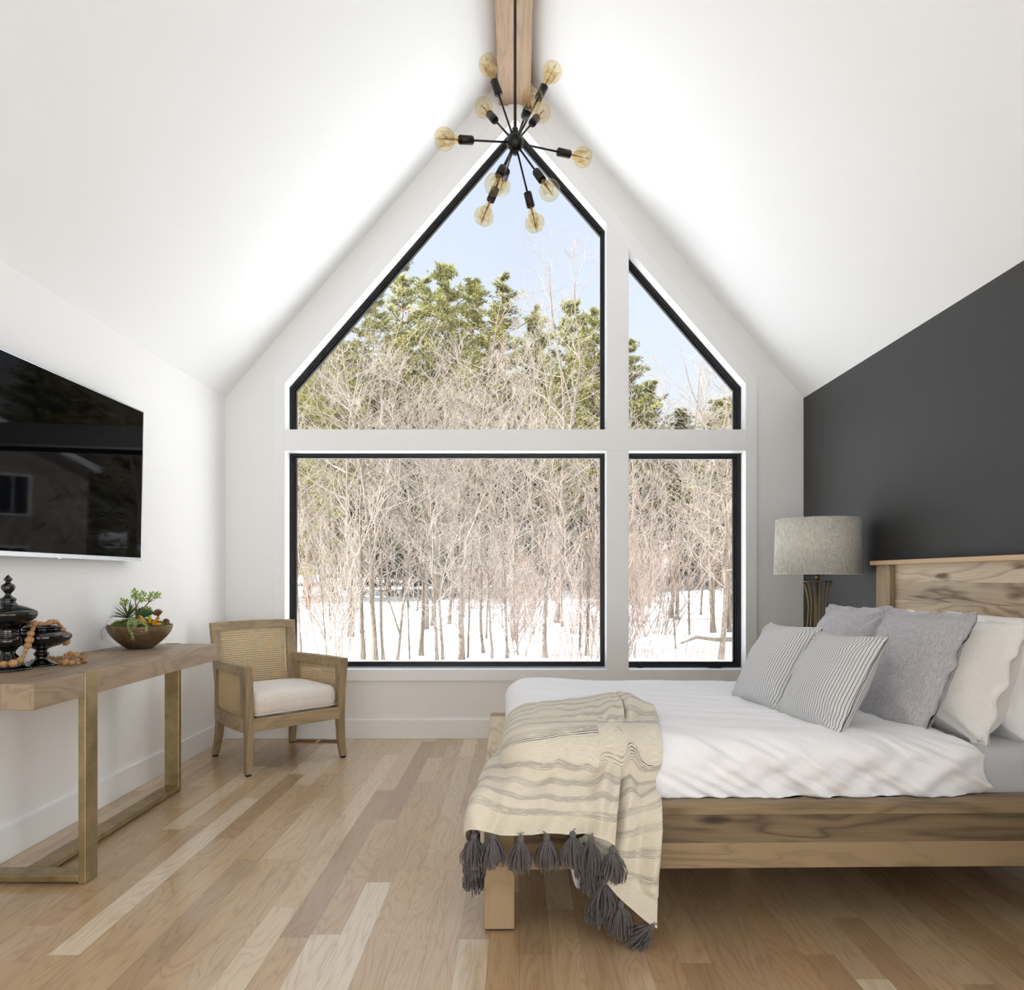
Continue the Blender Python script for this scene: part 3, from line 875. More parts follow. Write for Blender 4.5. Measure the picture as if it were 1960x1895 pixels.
for s_ in (-1, 1):
    A_ = thing('armrest', None, None, (0, 0, 0), world=False); A_.parent = AC
    def side(v_, z, off=0., s_=s_):       # v 0 front .. 1 back
        x0 = FW + .006; x1 = BW + .016
        bow = .012 * sin(PI * v_)
        return Vector((s_ * (x0 + (x1 - x0) * v_ ** 1.4 + bow + off), FY + (BY - FY + .03) * v_, z))
    def slab(mb, v0, v1, z0, z1, th, n=10, dz=0.):
        P0 = [(side(v0 + (v1 - v0) * i / n, z0, -th / 2), side(v0 + (v1 - v0) * i / n, z0, th / 2), side(v0 + (v1 - v0) * i / n, z1 + dz * (i / n), th / 2), side(v0 + (v1 - v0) * i / n, z1 + dz * (i / n), -th / 2)) for i in range(n + 1)]
        vs = [p for q in P0 for p in q]; fs = []
        for i in range(n):
            for k in range(4):
                f = (4 * i + k, 4 * i + (k + 1) % 4, 4 * i + 4 + (k + 1) % 4, 4 * i + 4 + k)
                fs.append(f if s_ < 0 else f[::-1])
        fs += [(0, 3, 2, 1), (4 * n, 4 * n + 1, 4 * n + 2, 4 * n + 3)] if s_ < 0 else [(0, 1, 2, 3), (4 * n + 3, 4 * n + 2, 4 * n + 1, 4 * n)]
        mb.add(vs, fs)
    mb = MB(); slab(mb, .03, 1.0, ARM - .062, ARM, .046, 12); obj('arm_rail', mb, M['chwoodx'], A_, world=False, bevel=.004)
    mb = MB(); slab(mb, .05, .97, .258, .345, .036, 12); obj('side_rail', mb, M['chwoodx'], A_, world=False, bevel=.003)
    for va_, vb_ in ((.05, .12), (.90, 1.)):
        mb = MB(); slab(mb, va_, vb_, .33, ARM - .05, .030, 3); obj('side_stile', mb, M['chwood'], A_, world=False, bevel=.002)
    mb = cane(lambda u, v, o: side(.11 + .80 * u, .34 + (ARM - .055 - .34) * v, o), 28, 17)
    obj('cane_weave', mb, M['cane'], A_, world=False, solid=.0012)
mb = MB(); mb.box(-FW + .02, FW - .02, FY - .018, FY + .018, .262, .340); obj('front_rail', mb, M['chwoodx'], AC, world=False, bevel=.004)
mb = MB(); mb.box(-BW, BW, BY + .0, BY + .03, .262, .335); obj('back_seat_rail', mb, M['chwoodx'], AC, world=False, bevel=.004)
mb = MB(); mb.hexa([(-FW + .02, FY, .31), (FW - .02, FY, .31), (BW, BY, .31), (-BW, BY, .31)], [(-FW + .02, FY, .33), (FW - .02, FY, .33), (BW, BY, .33), (-BW, BY, .33)]); obj('seat_deck', mb, M['rubber'], AC, world=False)


def rbox(hx, hy, hz, r, rz, n=(20, 20, 6), fn=None):
    """rounded box centred on 0; r horizontal and rz vertical rounding; fn displaces (point, normal)"""
    mb = MB(); key = {}
    vs = []; fs = []
    def vert(p):
        k_ = tuple(round(c, 5) for c in p)
        if k_ in key: return key[k_]
        q = Vector(p); inn = Vector((max(-hx + r, min(hx - r, q.x)), max(-hy + r, min(hy - r, q.y)), max(-hz + rz, min(hz - rz, q.z))))
        d = q - inn; dn = Vector((d.x / r, d.y / r, d.z / rz))
        nn = dn.normalized() if dn.length > 1e-9 else Vector((0, 0, 1))
        if dn.length > 1e-9:
            # keep flat faces flat, curve the edges
            mx_ = max(abs(dn.x), abs(dn.y), abs(dn.z))
            q2 = inn + Vector((nn.x * r, nn.y * r, nn.z * rz)) * (mx_)
        else:
            q2 = q
        if fn: q2 = q2 + fn(q2, nn)
        key[k_] = len(vs); vs.append(q2); return key[k_]
    def face(fu, nu, nv):
        for i in range(nu):
            for j in range(nv):
                fs.append(tuple(vert(fu(a / nu * 2 - 1, b / nv * 2 - 1)) for a, b in ((i, j), (i + 1, j), (i + 1, j + 1), (i, j + 1))))
    nx, ny, nz = n
    face(lambda u, v: (u * hx, v * hy, hz), nx, ny); face(lambda u, v: (-u * hx, v * hy, -hz), nx, ny)
    face(lambda u, v: (u * hx, -hy, v * hz), nx, nz); face(lambda u, v: (-u * hx, hy, v * hz), nx, nz)
    face(lambda u, v: (hx, u * hy, v * hz), ny, nz); face(lambda u, v: (-hx, -u * hy, v * hz), ny, nz)
    mb.add(vs, fs, True); return mb
def cush(p, n):
    f = noise.noise(Vector((p.x * 9, p.y * 9, p.z * 3))) * .003
    if n.z < .6: f += .003 * noise.noise(Vector((p.x * 22, p.y * 22, p.z * 3 + 5)))
    crown = .018 * (1 - (p.x / .3) ** 2) * (1 - (p.y / .27) ** 2) if n.z > .5 else 0
    return n * f + Vector((0, 0, crown))
mb = rbox(.292, .268, .076, .05, .062, (36, 32, 14), cush)
mb.v = [(x * (1 - .10 * max(0, (y + .25) / .5)), y - .02, z + .410) for x, y, z in [tuple(q) for q in mb.v]]
CU = obj('seat_cushion', mb, M['linen'], AC, world=False)
mb = MB()
for zz in (.360,):
    mb.tube([(-.285, -.283, zz), (-.25, -.2895, zz - .002), (0, -.290, zz), (.25, -.2895, zz - .002), (.285, -.283, zz)], .0035, 6)
obj('piping', mb, M['linen'], CU, world=False)

# ------------------------------------------------------------------ table lamp and the nightstand that carries it
M['shade'] = m_fabric('linen_lampshade', (222, 219, 208), (176, 171, 158), .95, 260., .8, .3)
M['brass2'] = m_plain('dull_brass', (132, 112, 76), .35, .9)
NSX0, NSX1, NSY0, NSY1, NSZ = 1.66, 2.10, 4.09, 4.56, .60
M['nwood'] = m_wood('nightstand_wood', (196, 168, 130), (140, 110, 76), 'Y', 6., 6., seed=7.)
NS = thing('nightstand', 'small wooden nightstand carrying the lamp between bed and window wall', 'nightstand', (1.88, 4.32, 0))
mb = MB(); mb.box(NSX0, NSX1, NSY0, NSY1, .12, NSZ - .025); obj('cabinet_body', mb, M['nwood'], NS, bevel=.003)
mb = MB(); mb.box(NSX0 - .01, NSX1 + .005, NSY0 - .01, NSY1 + .01, NSZ - .025, NSZ); obj('top_board', mb, M['nwood'], NS, bevel=.003)
for zz in (.15, .36):
    mb = MB(); mb.box(NSX0 - .012, NSX0, NSY0 + .02, NSY1 - .02, zz, zz + .19); dr = obj('drawer', mb, M['nwood'], NS, bevel=.002)
    mb = MB(); mb.ball((NSX0 - .022, (NSY0 + NSY1) / 2, zz + .095), .012); obj('knob', mb, M['brass2'], dr)
for xx in (NSX0 + .03, NSX1 - .03):
    for yy in (NSY0 + .03, NSY1 - .03):
        mb = MB(); mb.box(xx - .02, xx + .02, yy - .02, yy + .02, 0, .12); obj('leg', mb, M['nwood'], NS)
LP = Vector((1.83, 4.30, NSZ))
TL = thing('table_lamp', 'table lamp with wide linen drum shade on an hourglass brass cage base', 'table lamp', tuple(LP))
mb = MB(); rt, rbm = .240, .250; zt, zb = 1.553, 1.217
mb.lathe([(rbm, zb), (rt, zt)], 96, (LP.x, LP.y, 0)); mb.f = [f for f in mb.f if len(f) == 4]; mb.smooth = mb.smooth[:len(mb.f)]
SH = obj('lamp_shade', mb, M['shade'], TL, solid=.003)
for r_, z_ in ((rbm, zb + .003), (rt, zt - .003)):
    mb = MB(); mb.tube([(LP.x + r_ * cos(2 * PI * k / 96), LP.y + r_ * sin(2 * PI * k / 96), z_) for k in range(97)], .0032, 6, caps=False); obj('shade_trim', mb, M['shade'], SH)
mb = MB()
for k in range(3):
    a = 2 * PI * k / 3; mb.tube([(LP.x, LP.y, zt - .02), (LP.x + rt * cos(a), LP.y + rt * sin(a), zt - .01)], .0022, 6)
obj('shade_spider', mb, M['brass2'], SH)
mb = MB(); mb.lathe([(.009, zt - .03), (.009, zt + .012), (.007, zt + .016), (0, zt + .017)], 20, (LP.x, LP.y, 0)); obj('finial', mb, M['brass2'], TL)
mb = MB(); mb.tube([(LP.x, LP.y, 1.18), (LP.x, LP.y, zt - .02)], .006, 8); mb.lathe([(.011, 1.17), (.011, 1.235)], 20, (LP.x, LP.y, 0)); obj('neck', mb, M['brass2'], TL)
zt2 = 1.178
mb = MB(); mb.lathe([(.0, zt2 - .006), (.083, zt2 - .006), (.084, zt2), (0, zt2)], 48, (LP.x, LP.y, 0)); obj('top_disc', mb, M['brass2'], TL)
mb = MB(); mb.lathe([(.0, NSZ), (.118, NSZ), (.118, NSZ + .012), (0, NSZ + .014)], 48, (LP.x, LP.y, 0)); obj('base', mb, M['brass2'], TL)
def cg(z):
    f = (z - NSZ) / (zt2 - NSZ); f0 = .73
    return .052 + (.063 * ((f0 - f) / f0) ** 1.6 if f < f0 else .030 * ((f - f0) / (1 - f0)) ** 1.7)
for k in range(14):
    a = 2 * PI * k / 14
    mb = MB(); mb.tube([(LP.x + cg(NSZ + .012 + (zt2 - NSZ - .016) * i / 16) * cos(a), LP.y + cg(NSZ + .012 + (zt2 - NSZ - .016) * i / 16) * sin(a), NSZ + .012 + (zt2 - NSZ - .016) * i / 16) for i in range(17)], .0024, 6); obj('cage_rod', mb, M['brass2'], TL)
mb = MB(); mb.tube([(LP.x, LP.y, NSZ + .01), (LP.x, LP.y, 1.18)], .005, 8); obj('pole', mb, M['brass2'], TL)
# ------------------------------------------------------------------ bed
BP = (-.12, 2.352, 0); BR = math.radians(1.0)
M['bwood'] = m_wood('knotty_wood_shaded', (160, 137, 104), (64, 49, 33), 'X', 5.5, 9., board=.098, rough=.55, knots=.7, contrast=.7, tone=.3, fibre=.4, seed=1.)  # bed wood darkened in colour for the shade on the side rails
M['bwoody'] = m_wood('pale_knotty_headboard', (234, 216, 184), (104, 78, 52), 'Y', 5.5, 9., board=.098, rough=.55, knots=.75, contrast=.66, tone=.34, fibre=.25, seed=9.)
M['bwoodz'] = m_wood('pale_knotty_post', (172, 149, 114), (104, 80, 54), 'Z', 6., 6., rough=.55, knots=.4, contrast=.42, fibre=.25, seed=3.)
BD = thing('bed', 'pale knotty wood platform bed with plank headboard and chunky square foot posts', 'bed', BP, BR)
L0, W0, W1, H0 = -.12, 2.352, 3.95, .442
mb = MB(); mb.box(L0 + .0, 2.06, W0, W0 + .10, .402, H0); obj('side_ledge', mb, M['bwood'], BD, bevel=.003)
mb = MB(); mb.box(L0 + .0, 2.06, W1 - .10, W1, .402, H0); obj('side_ledge', mb, M['bwood'], BD, bevel=.003)
mb = MB(); mb.box(L0 - .0005, L0 + .13, W0 + .1005, W1 - .1005, .402, H0); obj('foot_ledge', mb, M['bwoody'], BD, bevel=.003)
mb = MB(); mb.box(-.0085, 2.05, W0 + .04, W0 + .065, .207, .402); obj('side_rail', mb, M['bwood'], BD, bevel=.002)
mb = MB(); mb.box(-.0085, 2.05, W1 - .065, W1 - .04, .207, .402); obj('side_rail', mb, M['bwood'], BD, bevel=.002)
mb = MB(); mb.box(-.085, -.06, W0 + .14, W1 - .14, .207, .402); obj('foot_rail', mb, M['bwoody'], BD, bevel=.002)
for yy in (W0 + .037, W1 - .14):
    mb = MB(); mb.box(-.1115, -.0088, yy, yy + .103, .006, .402); lg = obj('foot_post', mb, M['bwoodz'], BD, bevel=.004)
    mb = MB(); mb.box(-.105, -.015, yy + .006, yy + .097, 0, .0065); obj('felt_pad', mb, M['rubber'], lg)
for y0, y1 in ((3.79, 3.915), (2.375, 2.50)):
    mb = MB(); mb.box(2.046, 2.075, y0, y1, 0, 1.268); obj('headboard_post', mb, M['bwoodz'], BD, bevel=.003)
for y0, y1 in ((3.9155, 3.948), (2.345, 2.3745)):
    mb = MB(); mb.box(2.056, 2.10, y0, y1, 0, 1.268); obj('headboard_stile', mb, M['bwoodz'], BD, bevel=.003)
mb = MB(); mb.box(2.0755, 2.10, 2.375, 3.915, .2, 1.268); obj('headboard_panel', mb, M['bwoody'], BD)
M['bcap'] = m_wood('pale_cap_wood', (214, 184, 146), (160, 124, 84), 'Y', 7., 5., rough=.5, contrast=.3, fibre=.3)
mb = MB(); mb.box(2.03, 2.108, 2.335, 3.968, 1.268, 1.292); obj('headboard_cap', mb, M['bcap'], BD, bevel=.004)
mb = MB(); mb.box(-.05, 2.04, W0 + .07, W1 - .07, .34, .38); obj('slat_deck', mb, M['bwood'], BD)
mb = MB(); mb.box(.9, .98, 2.9, 3.0, 0, .34); obj('centre_leg', mb, M['bwoodz'], BD)

M['sheet'] = m_fabric('grey_white_sheet', (206, 207, 210), (190, 192, 196), .9, 900., .3, .15)
M['white'] = m_fabric('white_cotton', (246, 246, 248), (238, 238, 240), .92, 420., .35, .25)
M['cream'] = m_fabric('cream_linen', (246, 245, 240), (234, 232, 225), .95, 330., .5, .3)
MT = None
def mtn(p, n):
    return n * (.004 * noise.noise(Vector((p.x * 6, p.y * 6, p.z * 12))))
def shifted(m, c):
    m.v = [(x + c[0], y + c[1], z + c[2]) for x, y, z in m.v]; return m
MT = thing('mattress', 'mattress in a pale grey fitted sheet on the platform bed', 'mattress', BP, BR)
obj('fitted_sheet', shifted(rbox(1.01, .69, .105, .06, .05, (60, 40, 8), mtn), (1.03, 3.15, .488)), M['sheet'], MT)

def ridges(a, b, seed):
    return noise.noise(Vector((a, b, seed)))
def duv(p, n):
    """creases: long and soft on the top, crossing drags down the sides"""
    v = Vector((0, 0, 0)); calm = .35 + .65 * min(1, max(0, (p.x + .42) / .25))
    top = max(0, n.z)
    side = 1 - top
    f = .011 * noise.noise(Vector((p.x * 1.6, p.y * 5, 1.))) + .007 * noise.noise(Vector((p.x * 3.5, p.y * 14 + p.x * 4, 7.)))
    v += n * f * top
    if n.y < -.2:                      # near side
        s_ = p.x * 5.2 + p.z * 9
        r1 = noise.noise(Vector((s_, p.x * 1.1, 3.)))
        r2 = noise.noise(Vector((p.x * 9 - p.z * 14, p.z * 6, 11.)))
        g = (1 - abs(r1) * 2.6) * .024 + r2 * .018 + (1 - abs(noise.noise(Vector((p.x * 13 + p.z * 24, p.z * 5, 5.)))) * 3.) * .010
        v += n * g * min(1, side * 1.4)
        v.z += .004 * noise.noise(Vector((p.x * 12, 0, 4))) if p.z < -.05 else 0
        v *= calm
    elif side > .3:
        v += n * side * .012 * noise.noise(Vector((p.x * 5, p.y * 6, p.z * 6)))
    # top settles a little towards the head end and the far side
    v.z += top * (-.010 * max(0, (p.x + .1) / .9) * (1 if p.y > -.3 else .6) + .014 * math.exp(-((p.x + .62) / .25) ** 2))
    return v
DC, DH, DR, DZ = Vector((.812, 3.145, .500)), (.850, .722, .150), .12, .10
m = rbox(DH[0], DH[1], DH[2], DR, DZ, (230, 120, 34), duv)
def sq(q):
    x, y, z = q
    if x > DH[0] - DR and y < -(DH[1] - DR):        # the near head-end corner is square, not round
        dx, dy = x - DH[0] + DR, y + DH[1] - DR; L_ = math.hypot(dx, dy)
        if L_ > 1e-6:
            k_ = (L_ / max(abs(dx), abs(dy))) ** .8; x, y = DH[0] - DR + dx * k_, -(DH[1] - DR) + dy * k_
    return (x, y, z)
m.v = [sq(tuple(q)) for q in m.v]
m.v = [(x if x < .79 else .79 + (x - .79) * .55, y, z) for x, y, z in m.v]
# the head-end edge of the cover is folded on a slant; the underside lies flat on the ledge
m.v = [(x - (.06 * max(0, (x - .45) / .40) * max(0, (z + .056) / .2) ** 3.6 if x > .45 else 0), y, max(z, -.0565)) for x, y, z in [tuple(q) for q in m.v]]
def off_duvet(p, gap=.15):
    q = p - DC; inn = Vector([max(-h + r, min(h - r, c)) for c, h, r in zip(q, DH, (DR, DR, DZ))])
    d = q - inn; dn = Vector((d.x / DR, d.y / DR, d.z / DZ)); L_ = dn.length
    if 1e-6 < L_ < 1 + gap:
        dn = dn * ((1 + gap) / L_); return DC + inn + Vector((dn.x * DR, dn.y * DR, dn.z * DZ))
    return p
DV = thing('duvet', 'puffy white duvet spread over the bed', 'duvet', BP, BR)
obj('duvet_cover', shifted(m, tuple(DC)), M['white'], DV)
# loose corners of a sheet seen under the rail
mb2 = MB()
def hang(x0, x1, zt, zb, y, k_=0):
    m_ = MB(); m_.grid(lambda u, v: (x0 + (x1 - x0) * u + .01 * sin(v * 4), y + .01 * sin(u * 9 + v * 3), zt - (zt - zb) * v * (1 - abs(2 * u - 1) ** 2.2)), 16, 8); return m_
SHK = obj('hanging_sheet_corner', hang(.10, .17, .235, .155, 2.52), M['white'], DV, solid=.002)
obj('hanging_sheet_corner', hang(.19, .27, .235, .09, 2.50), M['white'], DV, solid=.002)
obj('hanging_sheet_corner', hang(1.55, 1.78, .235, .175, 2.56), M['white'], DV, solid=.002)

# ------------------------------------------------------------------ pillows
def cushion(w, h, t_, nu=56, seed=0., wr=1., flange=0., pinch=.055, ear=.5, sag=0.):
    m_ = MB()
    def pt(u, v, side):
        ed = max(abs(u), abs(v))
        k_ = .92 if flange else 1.0
        x = w / 2 * u * (1 - pinch * (1 - v * v) * abs(u))
        y = h / 2 * v * (1 - pinch * (1 - u * u) * abs(v))
        uu = min(1, abs(u) / k_); vv = min(1, abs(v) / k_)
        th = ((1 - uu ** 2.3) * (1 - vv ** 2.3))
        z = t_ / 2 * max(th, 0) ** .5
        n1 = noise.noise(Vector((x * 9, y * 9, seed + side * 5)))
        # creases fan out from the corners and run in from the seams
        cr = 0
        for cx, cy in ((1, 1), (1, -1), (-1, 1), (-1, -1)):
            dx, dy = u - cx, v - cy; rr = math.hypot(dx, dy) + 1e-4; an = math.atan2(dy, dx)
            cr += math.exp(-rr * 2.3) * noise.noise(Vector((an * 4.5, rr * 1.2, seed + cx * 3 + cy * 7 + side)))
        es = math.exp(-(1 - abs(u)) * 5) * noise.noise(Vector((y * 38, u * 2, seed + 20))) + math.exp(-(1 - abs(v)) * 5) * noise.noise(Vector((x * 38, v * 2, seed + 30)))
        damp = min(1, (1 - ed) * 9) if not flange else 1
        z += wr * (.012 * n1 * min(1, th * 3) + .030 * cr * damp + .006 * es * damp) * (1 if side > 0 else .7)
        y += sag * h * (1 - abs(v)) * 0 
        fl = (.010 if flange else .002) * (sin((u - v) * 11 + seed) * .6 + 1.5 * noise.noise(Vector((u * 6, v * 6, seed + 44))))
        z = side * max(z, .0015)
        return (x, y, z + fl * (1 if ed > .9 else .3))
    for side in (1, -1):
        f = (lambda U, V, s_=side: pt(U * 2 - 1, (V * 2 - 1) * s_, s_))
        o_ = len(m_.v); m_.grid(f, nu, nu, uvfn=lambda U, V: (U * w, V * h))
        for j in range(nu + 1):                # stripes keep their width over the puffed cloth
            row = [Vector(m_.v[o_ + j * (nu + 1) + i]) for i in range(nu + 1)]
            arc = [0.]
            for i in range(nu): arc.append(arc[-1] + (row[i + 1] - row[i]).length)
            for i in range(nu + 1): m_.uv[o_ + j * (nu + 1) + i] = (arc[i] - arc[nu // 2] + .5, j / nu * h)
    return m_
def place(o, c, A, B):
    A = Vector(A).normalized(); B = Vector(B); B = (B - A * B.dot(A)).normalized(); C = A.cross(B)
    R = Matrix((A, B, C)).transposed()
    o.matrix_world = Matrix.Translation(Vector(c)) @ R.to_4x4()
    o.location = Vector(c); o.rotation_mode = 'XYZ'; o.rotation_euler = R.to_euler()
t = NT('ticking_stripe'); uv = t.n('UVMap').outputs[0]; sx = t.n('SeparateXYZ'); t.put(sx.inputs[0], uv)
st = t.math('FRACT', t.math('DIVIDE', sx.outputs[0], .0125))
st2 = t.math('ABSOLUTE', t.math('SUBTRACT', st, .5))
msk = t.mr(st2, .15, .20, 1., 0.)
msk2 = t.mr(t.math('ABSOLUTE', t.math('SUBTRACT', st2, .40)), .03, .05, .5, 0.)
wv = t.noise(t.mapping(t.coord(), (400, 400, 400)), 1., 2.)
cl = t.mix(t.math('MULTIPLY', t.math('ADD', msk, msk2), .9), lin((232, 231, 228)), lin((122, 127, 140)))
t.bsdf(cl, .9, normal=t.bump(wv, .2, .002), **{'Sheen Weight': .1, 'Specular IOR Level': .15}); M['tick'] = t.m
M['greylinen'] = m_fabric('grey_linen', (198, 196, 199), (160, 158, 161), .95, 280., .8, .35)
def pillow(name, label, w, h, t_, c, A, B, mat, seed, group, flange=0, wr=1., pinch=.085):
    o = obj(name, cushion(w, h, t_, 60, seed, wr, flange, pinch), mat)
    place(o, c, A, B); tag(o, label, 'pillow', group)
    return o
G1 = None
pB = pillow('throw_pillow', 'blue and cream ticking-striped pillow, the nearer of the striped pair', .44, .42, .17, (1.215, 2.755, .797), (.06, -.40, .01), (.19, .02, .34), M['tick'], 1.3, 'striped pillows on the bed')
pA = pillow('throw_pillow', 'striped ticking pillow behind the other striped one, next to the window', .44, .42, .17, (1.155, 3.165, .805), (.06, -.40, .01), (.19, .02, .34), M['tick'], 5.1, 'striped pillows on the bed')
gn = pillow('euro_pillow', 'large grey linen pillow with a flanged edge, standing behind the nearer striped pillow', .56, .54, .19, (1.565, 2.85, .822), (.03, -.52, .01), (.19, .0, .42), M['greylinen'], 8.2, 'grey linen pillows', .05, 1.3, .045)
gf = pillow('euro_pillow', 'grey linen pillow mostly hidden behind striped cushion, in front of the lamp', .56, .54, .19, (1.555, 3.42, .818), (.03, -.52, .01), (.19, .0, .42), M['greylinen'], 3.2, 'grey linen pillows', .05, 1.3, .045)
w1 = pillow('bed_pillow', 'cream linen pillow with ruffled hem leaning behind the big grey pillow', .70, .50, .36, (1.75, 2.90, .812), (.05, -.66, -.01), (.13, .0, .36), M['cream'], 6.6, 'white pillows against the headboard', .05, 1.5, .04)
w2 = pillow('bed_pillow', 'plain white pillow lying closest to the headboard', .70, .50, .22, (1.93, 2.87, .800), (.03, -.66, .0), (.07, .0, .40), M['white'], 2.6, 'white pillows against the headboard', 0, 1.4, .03)
w3 = pillow('bed_pillow', 'white pillow against the headboard behind the far grey pillow', .70, .48, .22, (1.88, 3.55, .770), (.03, -.66, .0), (.07, .0, .40), M['white'], 9.6, 'white pillows against the headboard', 0, 1.4, .03)
# sewn hem lines on the big grey and the cream pillow
def hemline(o, w, h, mat, k_=.90, r_=.0022, nm='hem_seam'):
    m_ = MB(); P_ = []
    for i in range(81):
        f = i / 80 * 4; q = int(min(f, 3.999)); g = f - q
        u, v = [(-1 + 2 * g, -1), (1, -1 + 2 * g), (1 - 2 * g, 1), (-1, 1 - 2 * g)][q]
        P_.append((w / 2 * u * k_ * (1 - .05 * (1 - v * v)), h / 2 * v * k_ * (1 - .05 * (1 - u * u)), .004 + .004 * noise.noise(Vector((f * 3, 0, w)))))
    m_.tube(P_, r_, 6, caps=False)
    c_ = obj(nm, m_, mat, world=False); c_.parent = o; return c_
hemline(gn, .56, .54, M['greylinen']); hemline(gf, .56, .54, M['greylinen']); hemline(w1, .70, .50, M['cream'])

# ------------------------------------------------------------------ throw blanket with tassels
t = NT('woven_throw'); uv = t.n('UVMap').outputs[0]; sx = t.n('SeparateXYZ'); t.put(sx.inputs[0], uv)
u_, v_ = sx.outputs[0], sx.outputs[1]
wob = t.noise(t.mapping(uv, (3, 1, 1)), 1., 1.)
vv = t.math('MULTIPLY_ADD', wob, .012, v_)
ph = t.math('ABSOLUTE', t.math('SUBTRACT', t.math('FRACT', t.math('DIVIDE', vv, .088)), .5))
band = t.mr(ph, .15, .22, 1., 0.)
ln = t.mr(t.math('ABSOLUTE', t.math('SUBTRACT', t.math('FRACT', t.math('DIVIDE', vv, .0052)), .5)), .12, .24, 1., 0.)
brk = t.mr(t.noise(t.mapping(uv, (26, 190, 1)), 1., 2., .7), .34, .46, 0., 1.)
bandn = t.mr(t.noise(t.mapping(uv, (5, 22, 1)), 1., 1.), .36, .5, .5, 1.)
mk = t.math('MULTIPLY', t.math('MULTIPLY', band, ln), t.math('MULTIPLY', brk, bandn))
hemz = t.mr(v_, .055, .07, 0., 1.)
mk = t.math('MULTIPLY', mk, hemz)
wv = t.noise(t.mapping(uv, (700, 700, 1)), 1., 2.); wv2 = t.noise(t.mapping(uv, (40, 500, 1)), 1., 3.)
cb_ = t.mix(t.mr(wv2, .35, .65, 0., .8), lin((231, 224, 207)), lin((214, 204, 182)))
cl = t.mix(mk, cb_, lin((88, 86, 92)))
t.bsdf(cl, .95, normal=t.bump(wv, .5, .003), **{'Sheen Weight': .3, 'Specular IOR Level': .1}); M['throw'] = t.m
M['tassel'] = m_fabric('charcoal_tassel', (112, 106, 106), (74, 70, 71), .95, 300., .6, .2)
TH = thing('throw_blanket', 'cream throw blanket with broken grey stripes and dark tassels draped over the bed foot', 'blanket', BP, BR)


def cr(p0, p1, p2, p3, f):
    return ((p1 * 2) + (p2 - p0) * f + (p0 * 2 - p1 * 5 + p2 * 4 - p3) * f * f + (p1 * 3 - p0 - p2 * 3 + p3) * f ** 3) * .5
def surf(G_, u, v):
    nr, nc = len(G_), len(G_[0])
    def ev(row, x):
        x = x * (nc - 1); i = min(int(x), nc - 2); f = x - i
        g = lambda k_: Vector(row[max(0, min(nc - 1, k_))])
        return cr(g(i - 1), g(i), g(i + 1), g(i + 2), f)
    y = v * (nr - 1); j = min(int(y), nr - 2); f = y - j
    g = lambda k_: ev(G_[max(0, min(nr - 1, k_))], u)
    return cr(g(j - 1), g(j), g(j + 1), g(j + 2), f)
GA = [
    [(.02, 2.98, .59), (.03, 2.99, .615), (.10, 3.02, .655), (.22, 3.04, .665), (.34, 3.07, .675), (.425, 3.07, .690)],
    [(.0, 2.87, .57), (.015, 2.87, .60), (.09, 2.87, .66), (.21, 2.89, .667), (.33, 2.92, .678), (.435, 2.93, .693)],
    [(-.02, 2.78, .55), (.0, 2.77, .59), (.08, 2.71, .655), (.20, 2.73, .66), (.31, 2.75, .672), (.425, 2.77, .688)],
    [(-.07, 2.80, .47), (-.05, 2.72, .545), (.05, 2.585, .615), (.17, 2.60, .63), (.29, 2.61, .64), (.405, 2.62, .655)],
    [(-.132, 2.74, .36), (-.115, 2.66, .485), (.0, 2.49, .545), (.13, 2.475, .555), (.26, 2.475, .57), (.375, 2.47, .58)],
    [(-.142, 2.60, .26), (-.130, 2.50, .456), (-.03, 2.385, .485), (.10, 2.375, .487), (.23, 2.37, .49), (.345, 2.365, .49)],
    [(-.144, 2.48, .21), (-.138, 2.37, .442), (-.04, 2.325, .437), (.085, 2.32, .432), (.21, 2.312, .43), (.325, 2.30, .42)],
    [(-.140, 2.385, .30), (-.139, 2.315, .372), (-.045, 2.305, .360), (.08, 2.305, .362), (.20, 2.298, .368), (.315, 2.288, .335)],
]
def bl(u, v, G_, seed):
    p = surf(G_, u, v)
    e = 1e-3
    a = surf(G_, min(u + e, 1), v) - surf(G_, max(u - e, 0), v); b = surf(G_, u, min(v + e, 1)) - surf(G_, u, max(v - e, 0))
    n = b.cross(a); n = n.normalized() if n.length > 1e-9 else Vector((0, -1, 0))
    if n.y > 0 and n.z < 0: n = -n
    return p, n
def fa(u, v):
    p, n = bl(u, v, GA, 0)
    # diagonal drag folds running from the top towards the left corner, and gathers near the fold
    s_ = u * 5.2 + v * 1.6
    r = 1 - abs(noise.noise(Vector((s_ * .9, v * 1.1, 2.)))) * 2.4
    g = max(r, -.3) * .016 + noise.noise(Vector((u * 4, v * 4, 8.))) * .009
    g += .024 * math.exp(-((u - .90) / .035) ** 2) * min(1, v * 2) - .014 * math.exp(-((u - .83) / .04) ** 2) * min(1, v * 2)
    g += (1 - abs(noise.noise(Vector((u * 9 + v * 5, v * 3.5 - u * 2, 31.)))) * 3.5) * .0045
    g *= min(1, (.15 + v * 2)) 
    p = p + n * (g + .006)
    if v > .85: p.z += .010 * noise.noise(Vector((u * 6, 0, 3))) * (v - .85) / .15
    return off_duvet(p)
mbA = MB(); mbA.grid(lambda u, v: fa(u, 1 - v), 120, 110, uvfn=lambda u, v: (u * .62, v * .98 + .0))
